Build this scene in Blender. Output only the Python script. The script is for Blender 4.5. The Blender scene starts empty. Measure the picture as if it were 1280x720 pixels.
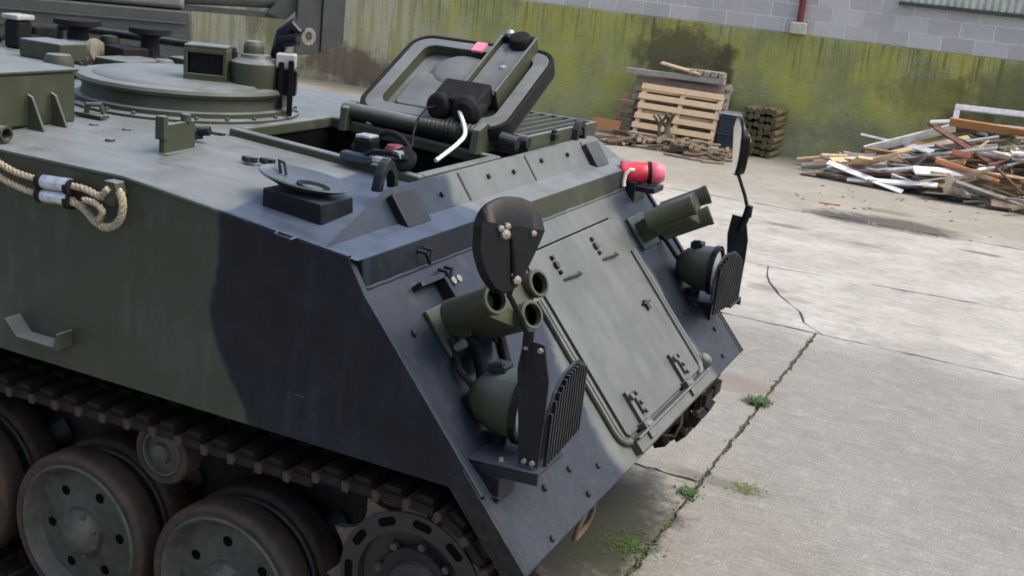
import bpy, bmesh, math, random
from mathutils import Vector, Matrix
R = math.radians
random.seed(7)
sc = bpy.context.scene
C = sc.collection

# ------------------------------------------------------------------ camera, sky, sun, exposure
def cam_matrix(loc, yaw, pitch, roll):
    a, b, c = R(yaw), R(pitch), R(roll)
    f = Vector((math.cos(b)*math.cos(a), math.cos(b)*math.sin(a), math.sin(b)))
    r = f.cross(Vector((0, 0, 1))).normalized(); u = r.cross(f)
    r2 = math.cos(c)*r + math.sin(c)*u; u2 = -math.sin(c)*r + math.cos(c)*u
    M = Matrix((r2, u2, -f)).transposed().to_4x4(); M.translation = Vector(loc)
    return M
cd = bpy.data.cameras.new('camera'); cam = bpy.data.objects.new('camera', cd); C.objects.link(cam)
cam.matrix_world = cam_matrix((1.839, -4.401, 2.714), 113.394, -15.858, 6.201)
cd.sensor_width = 36; cd.lens = 1429.3/1280*36; cd.clip_start = .05; cd.clip_end = 1500
sc.camera = cam

SUN_EL, SUN_AZ = 58, 15          # azimuth measured from +X towards +Y: light comes from beyond the vehicle
w = bpy.data.worlds.new('World'); sc.world = w; w.use_nodes = True
nt = w.node_tree; bg = nt.nodes['Background']
sky = nt.nodes.new('ShaderNodeTexSky'); sky.sky_type = 'NISHITA'; sky.sun_disc = False
sky.sun_elevation = R(SUN_EL); sky.sun_rotation = R(90-SUN_AZ)
sky.air_density = 1.0; sky.dust_density = 6.0; sky.ozone_density = 1.0; sky.altitude = 50
nt.links.new(sky.outputs[0], bg.inputs[0]); bg.inputs[1].default_value = .15
sd = bpy.data.lights.new('sun', 'SUN'); sd.energy = .75; sd.angle = R(40); sd.color = (1, .96, .9)
so = bpy.data.objects.new('sun', sd); C.objects.link(so)
d = Vector((math.cos(R(SUN_EL))*math.cos(R(SUN_AZ)), math.cos(R(SUN_EL))*math.sin(R(SUN_AZ)), math.sin(R(SUN_EL))))
so.rotation_euler = d.to_track_quat('Z', 'Y').to_euler(); so.location = d*60
sc.cycles.max_bounces = 5; sc.cycles.diffuse_bounces = 3; sc.cycles.glossy_bounces = 3; sc.cycles.transmission_bounces = 2
sc.cycles.use_adaptive_sampling = True; sc.cycles.adaptive_threshold = .02
sc.cycles.filter_width = 1.8
sc.view_settings.view_transform = 'Standard'; sc.view_settings.look = 'None'
sc.view_settings.exposure = .95; sc.view_settings.gamma = 1

# ------------------------------------------------------------------ node / material helpers
class NT:
    def __init__(s, name):
        s.m = bpy.data.materials.new(name); s.m.use_nodes = True
        s.t = s.m.node_tree; s.b = s.t.nodes['Principled BSDF']
    def n(s, typ, **kw):
        x = s.t.nodes.new(typ)
        for k, v in kw.items(): setattr(x, k, v)
        return x
    def L(s, a, b): s.t.links.new(a, b)
    def inp(s, sock, v):
        if hasattr(v, 'is_output') or isinstance(v, bpy.types.NodeSocket): s.L(v, sock)
        else: sock.default_value = v
    def math(s, op, a, b=0., c=None, clamp=False):
        x = s.n('ShaderNodeMath', operation=op, use_clamp=clamp)
        s.inp(x.inputs[0], a); s.inp(x.inputs[1], b)
        if c is not None: s.inp(x.inputs[2], c)
        return x.outputs[0]
    def pos(s):
        if not hasattr(s, '_p'):
            g = s.n('ShaderNodeNewGeometry'); s._p = g.outputs['Position']
        return s._p
    def obj(s):
        return s.n('ShaderNodeTexCoord').outputs['Object']
    def xyz(s, v):
        x = s.n('ShaderNodeSeparateXYZ'); s.L(v, x.inputs[0]); return x.outputs
    def scale(s, v, sc3):
        x = s.n('ShaderNodeVectorMath', operation='MULTIPLY'); s.L(v, x.inputs[0]); x.inputs[1].default_value = sc3
        return x.outputs[0]
    def noise(s, v, scale=5, detail=6, rough=.6, dist=0):
        x = s.n('ShaderNodeTexNoise'); s.L(v, x.inputs['Vector'])
        x.inputs['Scale'].default_value = scale; x.inputs['Detail'].default_value = detail
        x.inputs['Roughness'].default_value = rough; x.inputs['Distortion'].default_value = dist
        return x.outputs[0]
    def smooth(s, v, a, b, lo=0., hi=1.):
        x = s.n('ShaderNodeMapRange', interpolation_type='SMOOTHSTEP')
        s.inp(x.inputs[0], v); x.inputs[1].default_value = a; x.inputs[2].default_value = b
        x.inputs[3].default_value = lo; x.inputs[4].default_value = hi
        return x.outputs[0]
    def mix(s, f, a, b, blend='MIX'):
        x = s.n('ShaderNodeMix', data_type='RGBA', blend_type=blend)
        s.inp(x.inputs[0], f)
        for sock, v in ((x.inputs[6], a), (x.inputs[7], b)):
            if isinstance(v, tuple): sock.default_value = (*v, 1)
            else: s.L(v, sock)
        return x.outputs[2]
    def bump(s, h, strength=.3, dist=.01):
        x = s.n('ShaderNodeBump'); s.L(h, x.inputs['Height']); x.inputs['Strength'].default_value = strength
        x.inputs['Distance'].default_value = dist
        s.L(x.outputs[0], s.b.inputs['Normal'])
    def out(s, col=None, rough=None, metal=None):
        if col is not None:
            if isinstance(col, tuple): s.b.inputs['Base Color'].default_value = (*col, 1)
            else: s.L(col, s.b.inputs['Base Color'])
        if rough is not None: s.inp(s.b.inputs['Roughness'], rough)
        if metal is not None: s.inp(s.b.inputs['Metallic'], metal)
        return s.m

MATS = {}
def simple(name, c1, c2=None, rough=.6, metal=0., sc_=12., bump=.15, bd=.004, grain=None, lo=.35, hi=.65):
    """two-tone mottled material in object space (grain = stretch of the noise)"""
    t = NT(name); v = t.obj()
    if grain: v = t.scale(v, grain)
    n = t.noise(v, sc_, 8, .65)
    c2 = c2 or tuple(x*.6 for x in c1)
    col = t.mix(t.smooth(n, lo, hi), c2, c1)
    n2 = t.noise(v, sc_*6, 4, .6)
    col = t.mix(t.smooth(n2, .35, .8, 0, .35), col, tuple(min(1, x*1.7+.002) for x in c1))
    if bump: t.bump(t.math('ADD', n, t.math('MULTIPLY', n2, .4)), bump, bd)
    r = t.smooth(n2, .2, .8, max(0, rough-.1), min(1, rough+.12))
    MATS[name] = t.out(col, r, metal); return MATS[name]

def army_paint(name, camo=True, green=(.041, .048, .032), black=(.0040, .0070, .0125), rough=.40, only_black=False, dust=1.0):
    t = NT(name); p = t.pos(); x, y, z = t.xyz(p)
    n1 = t.math('SUBTRACT', t.noise(p, 2.3, 4, .55), .5)
    wav = t.noise(p, 2.6, 2, .4)
    nf = t.noise(p, 9, 6, .7); nvf = t.noise(p, 60, 5, .65)
    streak = t.noise(t.scale(p, (9, 9, 1.1)), 2.2, 6, .6)
    if only_black: mask = 1.0
    else:
        edge = t.math('ADD', x, t.math('MULTIPLY', n1, .15))
        edge = t.math('ADD', edge, t.smooth(z, 1.10, 1.48, 0, .15))
        mx = t.smooth(edge, -.425, -.395)
        ny = t.math('ADD', t.math('MULTIPLY', y, -1.), t.math('MULTIPLY', n1, .5))
        m1 = t.smooth(ny, .42, .50)
        m2 = t.math('MULTIPLY', t.smooth(t.math('ADD', y, t.math('MULTIPLY', n1, .4)), .80, .88), t.smooth(x, -.05, .05))
        mask = t.math('MULTIPLY', mx, t.math('MAXIMUM', m1, m2))
    col = t.mix(mask, green, black) if camo else (t.mix(0., green, black))
    # faded / chalky paint, dust and scuffs
    col = t.mix(t.math('MULTIPLY', t.smooth(nf, .45, .75, 0, .14), t.math('SUBTRACT', 1.0, t.math('MULTIPLY', mask, .6))), col, (.09, .10, .10))
    col = t.mix(t.math('MULTIPLY', t.smooth(streak, .52, .76, 0, .15), t.math('SUBTRACT', 1.0, t.math('MULTIPLY', mask, .55))), col, (.10, .105, .10))
    col = t.mix(t.smooth(nvf, .62, .80, 0, .22), col, (.13, .135, .13))
    # dust and rain-dried grime lying on the plates that face up
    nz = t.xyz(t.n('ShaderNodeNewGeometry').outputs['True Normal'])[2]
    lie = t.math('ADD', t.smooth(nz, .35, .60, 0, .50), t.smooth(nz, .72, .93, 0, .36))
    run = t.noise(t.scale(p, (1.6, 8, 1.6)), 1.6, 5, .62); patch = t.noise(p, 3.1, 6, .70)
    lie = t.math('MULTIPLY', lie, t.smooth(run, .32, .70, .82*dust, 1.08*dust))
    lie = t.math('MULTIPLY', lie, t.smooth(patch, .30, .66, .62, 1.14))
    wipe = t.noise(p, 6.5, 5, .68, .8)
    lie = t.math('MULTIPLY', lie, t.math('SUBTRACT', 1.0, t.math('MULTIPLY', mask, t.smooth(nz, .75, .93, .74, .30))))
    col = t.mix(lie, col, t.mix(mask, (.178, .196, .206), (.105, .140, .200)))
    col = t.mix(t.math('MULTIPLY', t.smooth(wipe, .58, .70, 0, .40), t.smooth(nz, .35, .6)), col, (.055, .060, .062))      # wet runs and boot scuffs
    scuf = t.noise(t.scale(p, (2.2, 30, 26)), 1.5, 5, .6); scuf2 = t.noise(t.scale(p, (24, 6, 3)), 1.5, 5, .6)
    hair = t.math('MULTIPLY', t.math('MAXIMUM', t.smooth(scuf, .68, .74), t.smooth(scuf2, .69, .75)), t.smooth(patch, .50, .62))
    col = t.mix(t.math('MULTIPLY', hair, .30), col, (.17, .175, .17))                                                     # scuffs
    tone = t.mix(mask, (.085, .095, .078), (.022, .034, .056))
    col = t.mix(t.math('MULTIPLY', t.smooth(patch, .48, .66, 0, .34), t.smooth(streak, .34, .60)), col, tone)                # sun-faded panels
    mud = t.math('MULTIPLY', t.smooth(t.math('ADD', z, t.math('MULTIPLY', nf, -.45)), .70, .98, 1, 0), t.smooth(t.noise(p, 42, 5, .75), .42, .66))
    col = t.mix(t.math('MULTIPLY', mud, .26), col, (.070, .064, .052))                                                    # splashed mud
    chip = t.math('MULTIPLY', t.smooth(t.noise(p, 95, 3, .6), .70, .74), t.smooth(t.noise(p, 6, 4, .6), .50, .62))
    col = t.mix(t.math('MULTIPLY', chip, .8), col, (.22, .22, .21))                                                       # chips
    rust = t.noise(p, 14, 6, .75)
    col = t.mix(t.smooth(rust, .70, .78, 0, .55), col, (.075, .045, .028))
    t.bump(t.math('ADD', t.math('MULTIPLY', wav, 5.0), t.math('ADD', nf, t.math('MULTIPLY', nvf, .4))), .16, .004)
    r = t.math('ADD', t.smooth(patch, .25, .75, rough-.10, rough+.16), t.smooth(nvf, .5, .8, 0, .08))
    MATS[name] = t.out(col, r); t.b.inputs['IOR'].default_value = 1.33
    return MATS[name]

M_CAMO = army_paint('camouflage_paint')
M_DARK = army_paint('mud_shade_paint', camo=False, green=(.012, .012, .010), dust=.3, rough=.65)  # muddy paint darkened further, the shade under the hull put into its colour
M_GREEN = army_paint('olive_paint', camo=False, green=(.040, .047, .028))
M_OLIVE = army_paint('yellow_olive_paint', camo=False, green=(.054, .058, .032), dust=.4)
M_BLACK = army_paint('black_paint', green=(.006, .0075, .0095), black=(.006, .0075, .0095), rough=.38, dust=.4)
simple('rubber', (.007, .007, .008), (.012, .011, .011), .75, 0, 25, .2)
simple('black_plastic', (.004, .0045, .006), (.006, .006, .007), .24, 0, 30, .03)
simple('dark_void', (.004, .004, .004), (.006, .006, .006), .9, 0, 5, 0)
simple('tyre_rust', (.009, .009, .009), (.050, .026, .012), .72, 0, 7, .25)
simple('wheel_paint', (.052, .056, .045), (.022, .023, .019), .62, 0, 9, .2)
simple('pin_steel', (.060, .044, .033), (.022, .017, .014), .6, .3, 30, .2)
simple('track_steel', (.011, .0095, .009), (.024, .016, .012), .7, .2, 18, .35)
simple('worn_steel', (.30, .29, .27), (.14, .12, .105), .48, .6, 30, .2)
simple('tooth_steel', (.10, .085, .07), (.05, .04, .033), .5, .5, 30, .2)
simple('sprocket_paint', (.008, .009, .011), (.018, .017, .016), .5, 0, 14, .3)
simple('galvanised', (.62, .64, .66), (.40, .42, .44), .34, .8, 25, .1)
simple('rope', (.34, .29, .20), (.20, .165, .11), .85, 0, 60, .6, .004)
simple('red_paint', (.62, .035, .06), (.48, .02, .035), .32, 0, 10, .05)
simple('red_cap', (.80, .16, .20), (.66, .09, .13), .38, 0, 9, .05)
simple('pink_plastic', (.85, .22, .30), (.80, .18, .26), .5, 0, 10, 0)
simple('white_plastic', (.72, .72, .70), (.55, .55, .52), .4, 0, 14, .08)
simple('white_paint_worn', (.78, .78, .76), (.60, .59, .56), .5, 0, 8, .1)
simple('glass_lens', (.55, .58, .60), (.45, .47, .5), .08, .3, 10, 0)
simple('mirror_glass', (.72, .74, .76), (.65, .67, .69), .06, 1., 6, 0)
simple('pale_pine', (.60, .45, .28), (.48, .34, .20), .7, 0, 6, .25, .003, (2, 14, 14))
simple('aged_timber', (.25, .19, .14), (.14, .105, .075), .8, 0, 6, .4, .004, (2, 14, 14))
simple('grey_timber', (.36, .335, .295), (.20, .18, .155), .85, 0, 6, .4, .004, (2, 14, 14))
simple('orange_timber', (.43, .205, .085), (.30, .13, .05), .65, 0, 6, .2, .003, (2, 14, 14))
simple('terracotta', (.45, .17, .09), (.32, .11, .06), .8, 0, 10, .2)
simple('bark', (.085, .062, .042), (.17, .125, .07), .9, 0, 14, .7, .012, (3, 14, 14))
simple('mossy_bark', (.11, .10, .035), (.065, .055, .03), .9, 0, 16, .7, .012)
simple('cut_wood', (.58, .44, .27), (.42, .29, .16), .8, 0, 14, .2)
simple('blue_black_plastic', (.018, .026, .045), (.03, .038, .055), .45, 0, 9, .1)
simple('cardboard', (.62, .47, .34), (.5, .37, .26), .85, 0, 8, .15)
simple('brown_metal', (.16, .075, .05), (.085, .04, .03), .7, .2, 12, .3)
simple('teal_paint', (.08, .30, .25), (.05, .2, .17), .5, 0, 6, .1)
simple('dull_white', (.30, .31, .30), (.20, .21, .20), .6, 0, 9, .1)
simple('grey_paint', (.048, .056, .050), (.034, .040, .036), .55, 0, 6, .15)
simple('grey_net', (.17, .175, .17), (.085, .09, .085), .85, 0, 45, .6, .01)
simple('beige_canvas', (.20, .185, .14), (.12, .105, .08), .85, 0, 12, .3)
simple('weed_leaf', (.055, .105, .018), (.035, .065, .014), .55, 0, 40, 0)
simple('moss_leaf', (.12, .14, .03), (.07, .085, .02), .7, 0, 40, 0)
simple('sheet_green', (.52, .55, .47), (.40, .43, .37), .55, .1, 4, .1)
simple('foot_render', (.47, .48, .40), (.34, .36, .27), .9, 0, 9, .3)
simple('red_pipe', (.17, .022, .028), (.12, .02, .024), .5, 0, 10, .1)
simple('puddle_dirt', (.035, .033, .03), (.02, .02, .018), .35, 0, 8, .2)
MATS['dark_void'].node_tree.nodes['Principled BSDF'].inputs['Specular IOR Level'].default_value = 0
for k_ in ('black_plastic', 'rubber', 'track_steel'): MATS[k_].node_tree.nodes['Principled BSDF'].inputs['IOR'].default_value = 1.28
def MT(k): return k if not isinstance(k, str) else MATS[k]

# ------------------------------------------------------------------ mesh builder
class MB:
    def __init__(s): s.v = []; s.f = []
    def add(s, vs, fs, M=None):
        o = len(s.v)
        s.v += [tuple(M @ Vector(p)) if M is not None else tuple(p) for p in vs]
        s.f += [tuple(i+o for i in q) for q in fs]; return s
    def bx(s, x0, x1, y0, y1, z0, z1, M=None):
        vs = [(x, y, z) for z in (z0, z1) for y in (y0, y1) for x in (x0, x1)]
        return s.add(vs, [(0, 2, 3, 1), (4, 5, 7, 6), (0, 1, 5, 4), (2, 6, 7, 3), (0, 4, 6, 2), (1, 3, 7, 5)], M)
    def prism(s, poly, d0, d1, axis='z', M=None):
        """extrude a 2-D polygon along an axis: z -> (x,y), y -> (x,z), x -> (y,z)"""
        n = len(poly)
        mk = {'z': lambda p, d: (p[0], p[1], d), 'y': lambda p, d: (p[0], d, p[1]), 'x': lambda p, d: (d, p[0], p[1])}[axis]
        vs = [mk(p, d0) for p in poly] + [mk(p, d1) for p in poly]
        fs = [tuple(range(n))[::-1], tuple(range(n, 2*n))] + [(i, (i+1) % n, n+(i+1) % n, n+i) for i in range(n)]
        return s.add(vs, fs, M)
    def lathe(s, prof, n=24, M=None, a0=0, a1=2*math.pi):
        """profile [(r, h)] round local z"""
        full = abs(a1-a0-2*math.pi) < 1e-6; k = n if full else n+1
        vs = []
        for i in range(k):
            a = a0+(a1-a0)*i/n
            vs += [(r*math.cos(a), r*math.sin(a), h) for r, h in prof]
        m = len(prof); fs = []
        for i in range(n):
            j = (i+1) % k
            for q in range(m-1): fs.append((i*m+q, j*m+q, j*m+q+1, i*m+q+1))
        return s.add(vs, fs, M)
    def cyl(s, p0, p1, r, n=14, r1=None, M=None):
        return s.tube([p0, p1], [r, r if r1 is None else r1], n, M)
    def tube(s, pts, r, n=8, M=None, caps=True):
        pts = [Vector(p) for p in pts]
        if not isinstance(r, (list, tuple)): r = [r]*len(pts)
        vs = []; t0 = None; nrm = None
        for i, p in enumerate(pts):
            t = ((pts[min(i+1, len(pts)-1)]-p).normalized() + (p-pts[max(i-1, 0)]).normalized())
            t = t.normalized() if t.length > 1e-9 else Vector((0, 0, 1))
            if nrm is None:
                nrm = t.cross(Vector((0, 0, 1)) if abs(t.z) < .9 else Vector((1, 0, 0))).normalized()
            else:
                nrm = (nrm - t*nrm.dot(t)).normalized()
            b = t.cross(nrm)
            for k in range(n):
                a = 2*math.pi*k/n
                vs.append(tuple(p+(nrm*math.cos(a)+b*math.sin(a))*r[i]))
        fs = []
        for i in range(len(pts)-1):
            for k in range(n):
                j = (k+1) % n
                fs.append((i*n+k, i*n+j, (i+1)*n+j, (i+1)*n+k))
        if caps: fs += [tuple(range(n))[::-1], tuple(range((len(pts)-1)*n, len(pts)*n))]
        return s.add(vs, fs, M)
    def mesh(s, name, mat, angle=38):
        me = bpy.data.meshes.new(name); me.from_pydata(s.v, [], s.f)
        bm = bmesh.new(); bm.from_mesh(me); bmesh.ops.recalc_face_normals(bm, faces=bm.faces); bm.to_mesh(me); bm.free()
        me.materials.append(MT(mat))
        for p in me.polygons: p.use_smooth = True
        me.set_sharp_from_angle(angle=R(angle)); return me
    def build(s, name, mat, parent=None, bevel=0, M=None, angle=38, seg=2):
        return obj(name, s.mesh(name, mat, angle), parent, M, bevel, seg)

WM = {}
def obj(name, me, parent=None, M=None, bevel=0, seg=2):
    o = bpy.data.objects.new(name, me); C.objects.link(o)
    M = M if M is not None else Matrix.Identity(4)
    if parent is not None:
        o.parent = parent; o.matrix_parent_inverse = WM[parent.name].inverted()
    o.matrix_basis = M; WM[o.name] = M.copy()
    if bevel and me is not None:
        b = o.modifiers.new('bevel', 'BEVEL'); b.width = bevel; b.segments = seg; b.limit_method = 'ANGLE'
        b.angle_limit = R(40); b.harden_normals = True
    return o
def tag(o, label, cat, group=None):
    o['label'] = label; o['category'] = cat
    if group: o['group'] = group
    return o
def thing(name, label, cat, loc=(0, 0, 0), group=None):
    o = obj(name, None, None, Matrix.Translation(Vector(loc))); return tag(o, label, cat, group)
def struct(o): o['kind'] = 'structure'; return o
def frame(o, ex, ey, ez):
    M = Matrix((Vector(ex), Vector(ey), Vector(ez))).transposed().to_4x4(); M.translation = Vector(o); return M
def along(p0, p1, roll=0):
    """frame whose x runs from p0 to p1"""
    p0, p1 = Vector(p0), Vector(p1); x = (p1-p0).normalized()
    y = Vector((0, 0, 1)).cross(x)
    y = y.normalized() if y.length > 1e-4 else Vector((0, 1, 0))
    z = x.cross(y); c, s_ = math.cos(roll), math.sin(roll)
    return frame(p0, x, c*y+s_*z, -s_*y+c*z)
YAX = Matrix.Rotation(R(90), 4, 'X')        # local z -> world -y

# ================================================================== THE SETTING
# ---- ground sheet and concrete slabs
def concrete_mat():
    t = NT('yard_concrete'); p = t.pos(); x, y, z = t.xyz(p)
    n1 = t.noise(p, .55, 6, .6); n2 = t.noise(p, 4.5, 8, .7); n3 = t.noise(p, 48, 5, .75)
    br = t.noise(t.scale(p, (.9, 6, 1)), 2.0, 6, .68)
    mot = t.noise(p, 8, 6, .80); blot = t.noise(p, 1.7, 6, .72)
    fine = t.noise(t.scale(p, (3.2, 34, 1)), 1.4, 5, .70)
    col = t.mix(t.smooth(n1, .35, .68), (.345, .336, .296), (.430, .421, .380))
    col = t.mix(t.math('MULTIPLY', t.smooth(t.math('ADD', y, t.math('MULTIPLY', t.math('SUBTRACT', n1, .5), 2.2)), 4.4, 5.6, 1, 0), .70), col, (.140, .137, .121))   # the near bay is an older, greyer pour
    col = t.mix(t.smooth(n2, .48, .80, 0, .45), col, (.20, .196, .168))
    col = t.mix(t.smooth(br, .50, .76, 0, .36), col, (.160, .158, .14))
    col = t.mix(t.math('MULTIPLY', t.smooth(fine, .47, .58, 0, .55), t.smooth(blot, .36, .58, .25, 1)), col, (.125, .124, .112))
    col = t.mix(t.smooth(n3, .60, .80, 0, .5), col, (.13, .125, .115))
    col = t.mix(t.smooth(n3, .22, .36, .30, 0), col, (.48, .465, .435))
    nearf = t.smooth(y, 4.2, 6.5, 1, .45)
    col = t.mix(t.math('MULTIPLY', t.smooth(mot, .47, .66, 0, .30), nearf), col, (.135, .130, .114))
    col = t.mix(t.math('MULTIPLY', t.smooth(mot, .34, .47, .22, 0), nearf), col, (.45, .44, .40))
    col = t.mix(t.math('MULTIPLY', t.smooth(blot, .46, .68, 0, .42), nearf), col, (.150, .144, .124))
    grit = t.noise(p, 75, 4, .7)
    col = t.mix(t.smooth(grit, .54, .66, 0, .55), col, (.11, .103, .09))
    col = t.mix(t.smooth(grit, .36, .45, .40, 0), col, (.50, .485, .44))
    ru = t.math('ABSOLUTE', t.math('SUBTRACT', t.math('ADD', y, t.math('MULTIPLY', x, -.10)), 9.0))
    col = t.mix(t.math('MULTIPLY', t.smooth(ru, .10, .34, .26, 0), t.smooth(blot, .40, .56)), col, (.15, .14, .12))     # tyre track crossing the yard
    # soil washed towards the wall, stained patches, and dark ovals under nose and hull
    dn = t.math('MULTIPLY', t.math('SUBTRACT', t.noise(p, 1.6, 8, .75), .5), 1.5)
    dn2 = t.math('MULTIPLY', t.math('SUBTRACT', t.noise(p, 5.5, 8, .75), .5), 1.1)
    far = t.smooth(t.math('ADD', y, t.math('MULTIPLY', dn, 1.6)), 9.9, 11.4, 0, .42)
    col = t.mix(far, col, (.165, .145, .095))
    far2 = t.smooth(t.math('ADD', y, dn), 13.6, 15.2, 0, .6)
    col = t.mix(far2, col, (.085, .09, .05))
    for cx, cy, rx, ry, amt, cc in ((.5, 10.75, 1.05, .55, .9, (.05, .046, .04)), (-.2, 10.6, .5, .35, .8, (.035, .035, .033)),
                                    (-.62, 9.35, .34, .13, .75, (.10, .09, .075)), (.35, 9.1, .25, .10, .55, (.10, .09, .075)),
                                    (1.6, 9.9, .3, .12, .7, (.06, .055, .05)), (.06, .72, .62, 1.0, .95, (.024, .022, .017)), (.13, .75, .48, .9, .92, (.026, .025, .018)), (.36, .60, .24, .55, .88, (.026, .030, .014)),  # ovals under the nose: wet stain with the shade there painted in
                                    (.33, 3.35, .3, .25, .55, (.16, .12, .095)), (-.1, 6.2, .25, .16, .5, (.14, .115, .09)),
                                    (.20, 6.0, .2, .1, .4, (.13, .11, .09)), (-2.2, -.6, 3.2, 1.2, .75, (.045, .042, .038)),  # second entry: broad dark oval beneath the hull
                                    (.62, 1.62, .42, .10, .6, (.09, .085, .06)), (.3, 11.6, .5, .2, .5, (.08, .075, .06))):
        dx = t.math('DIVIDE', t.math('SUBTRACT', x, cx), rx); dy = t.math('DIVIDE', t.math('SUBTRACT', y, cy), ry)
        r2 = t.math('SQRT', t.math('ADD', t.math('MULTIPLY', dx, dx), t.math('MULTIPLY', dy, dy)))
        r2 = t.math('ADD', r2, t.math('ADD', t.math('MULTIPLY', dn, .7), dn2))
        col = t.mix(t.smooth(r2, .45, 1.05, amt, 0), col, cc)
    t.bump(t.math('ADD', t.math('MULTIPLY', br, .6), t.math('ADD', t.math('MULTIPLY', fine, .8), t.math('MULTIPLY', n3, .8))), .5, .010)
    return t.out(col, t.smooth(n2, .3, .7, .72, .9))
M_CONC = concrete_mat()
def dirt_mat():
    t = NT('joint_dirt'); p = t.pos(); n = t.noise(p, 18, 8, .7); n2 = t.noise(p, 3, 5, .6)
    col = t.mix(t.smooth(n, .3, .7), (.022, .019, .015), (.075, .062, .048))
    col = t.mix(t.smooth(n2, .55, .7, 0, .7), col, (.05, .06, .02))
    t.bump(n, .6, .02); return t.out(col, .95)
g = MB(); g.bx(-300, 300, -300, 300, -.5, -.011); ground = struct(g.build('ground', dirt_mat()))
def jag(poly, step=.22, amp=.012, gap=.012):
    """a polygon with worn, uneven edges drawn in by the joint gap"""
    n = len(poly); cx = sum(p[0] for p in poly)/n; cy = sum(p[1] for p in poly)/n; out = []
    for i in range(n):
        a = Vector(poly[i]); b = Vector(poly[(i+1) % n]); L = (b-a).length; k = max(1, int(L/step))
        nv = Vector((-(b-a).y, (b-a).x)).normalized()
        if nv.dot(Vector((cx, cy))-a) < 0: nv = -nv
        for q in range(k):
            p = a+(b-a)*(q/k)
            w_ = 0 if q == 0 else 1
            p = p+nv*(gap+w_*max(-gap*.8, random.gauss(0, amp)))
            if q == 0: p = p+(Vector((cx, cy))-p).normalized()*gap*.6
            out.append((p.x, p.y))
    return out
def slab(poly, gap=.0035, amp=.006, step=.2):
    m = MB(); dz = random.uniform(-.0015, .0015)
    m.prism(jag(poly, step, amp, gap), -.2, dz, 'z')
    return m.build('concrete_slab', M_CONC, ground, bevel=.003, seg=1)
XJ = [-24, -18, -12, -6, .55, 6, 12, 18]
YJ = [-12, -8.8, -5.35, -1.9, 1.55, 5.05]
for j in range(len(YJ)-1):
    for i in range(len(XJ)-1):
        if XJ[i] >= .5: continue
        near = abs(XJ[i]-.55) < .1 or abs(XJ[i+1]-.55) < .1
        slab([(XJ[i], YJ[j]), (XJ[i+1], YJ[j]), (XJ[i+1], YJ[j+1]), (XJ[i], YJ[j+1])], .013 if near else .0035, .007 if near else .004, .055 if near else .3)
for i in range(4, len(XJ)-1):
    for y0, y1 in ((-12, -5.35), (-5.35, 5.05)):
        slab([(XJ[i], y0), (XJ[i+1], y0), (XJ[i+1], y1), (XJ[i], y1)], .013 if i == 4 else .0035, .007 if i == 4 else .004, .055)
CR = [(.60, 5.05), (.40, 5.30), (.30, 5.62), (.02, 6.05), (-.16, 6.45), (-.24, 6.7), (-.32, 7.1)]   # a crack running across one bay
slab([(-6, 5.05)]+CR[:1]+CR[1:]+[(-6, 7.0)], .006, .010, .15)
slab(CR[::-1]+[(6, 5.05), (6, 7.75)], .006, .010, .15)
for a, b in ((-24, -15), (-15, -6)): slab([(a, 5.05), (b, 5.05), (b, 7.0), (a, 7.0)])
for a, b in ((6, 12), (12, 18)): slab([(a, 5.05), (b, 5.05), (b, 7.75), (a, 7.75)])
for a, b in ((-24, -15), (-15, -6)): slab([(a, 7.0), (b, 7.0), (b, 10.4), (a, 10.4)])
slab([(-6, 7.0), (-.32, 7.1), (6, 7.75), (6, 10.75), (-6, 10.3)], .007, .012, .16)
for a, b in ((6, 12), (12, 18)): slab([(a, 7.75), (b, 7.75), (b, 10.75), (a, 10.75)])
for a, b in ((-24, -15), (-15, -6)): slab([(a, 10.4), (b, 10.4), (b, 15.35), (a, 15.35)])
slab([(-6, 10.3), (6, 10.75), (6, 15.35), (-6, 15.35)], .008, .02, .2)
for a, b in ((6, 12), (12, 18)): slab([(a, 10.75), (b, 10.75), (b, 15.35), (a, 15.35)])

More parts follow.
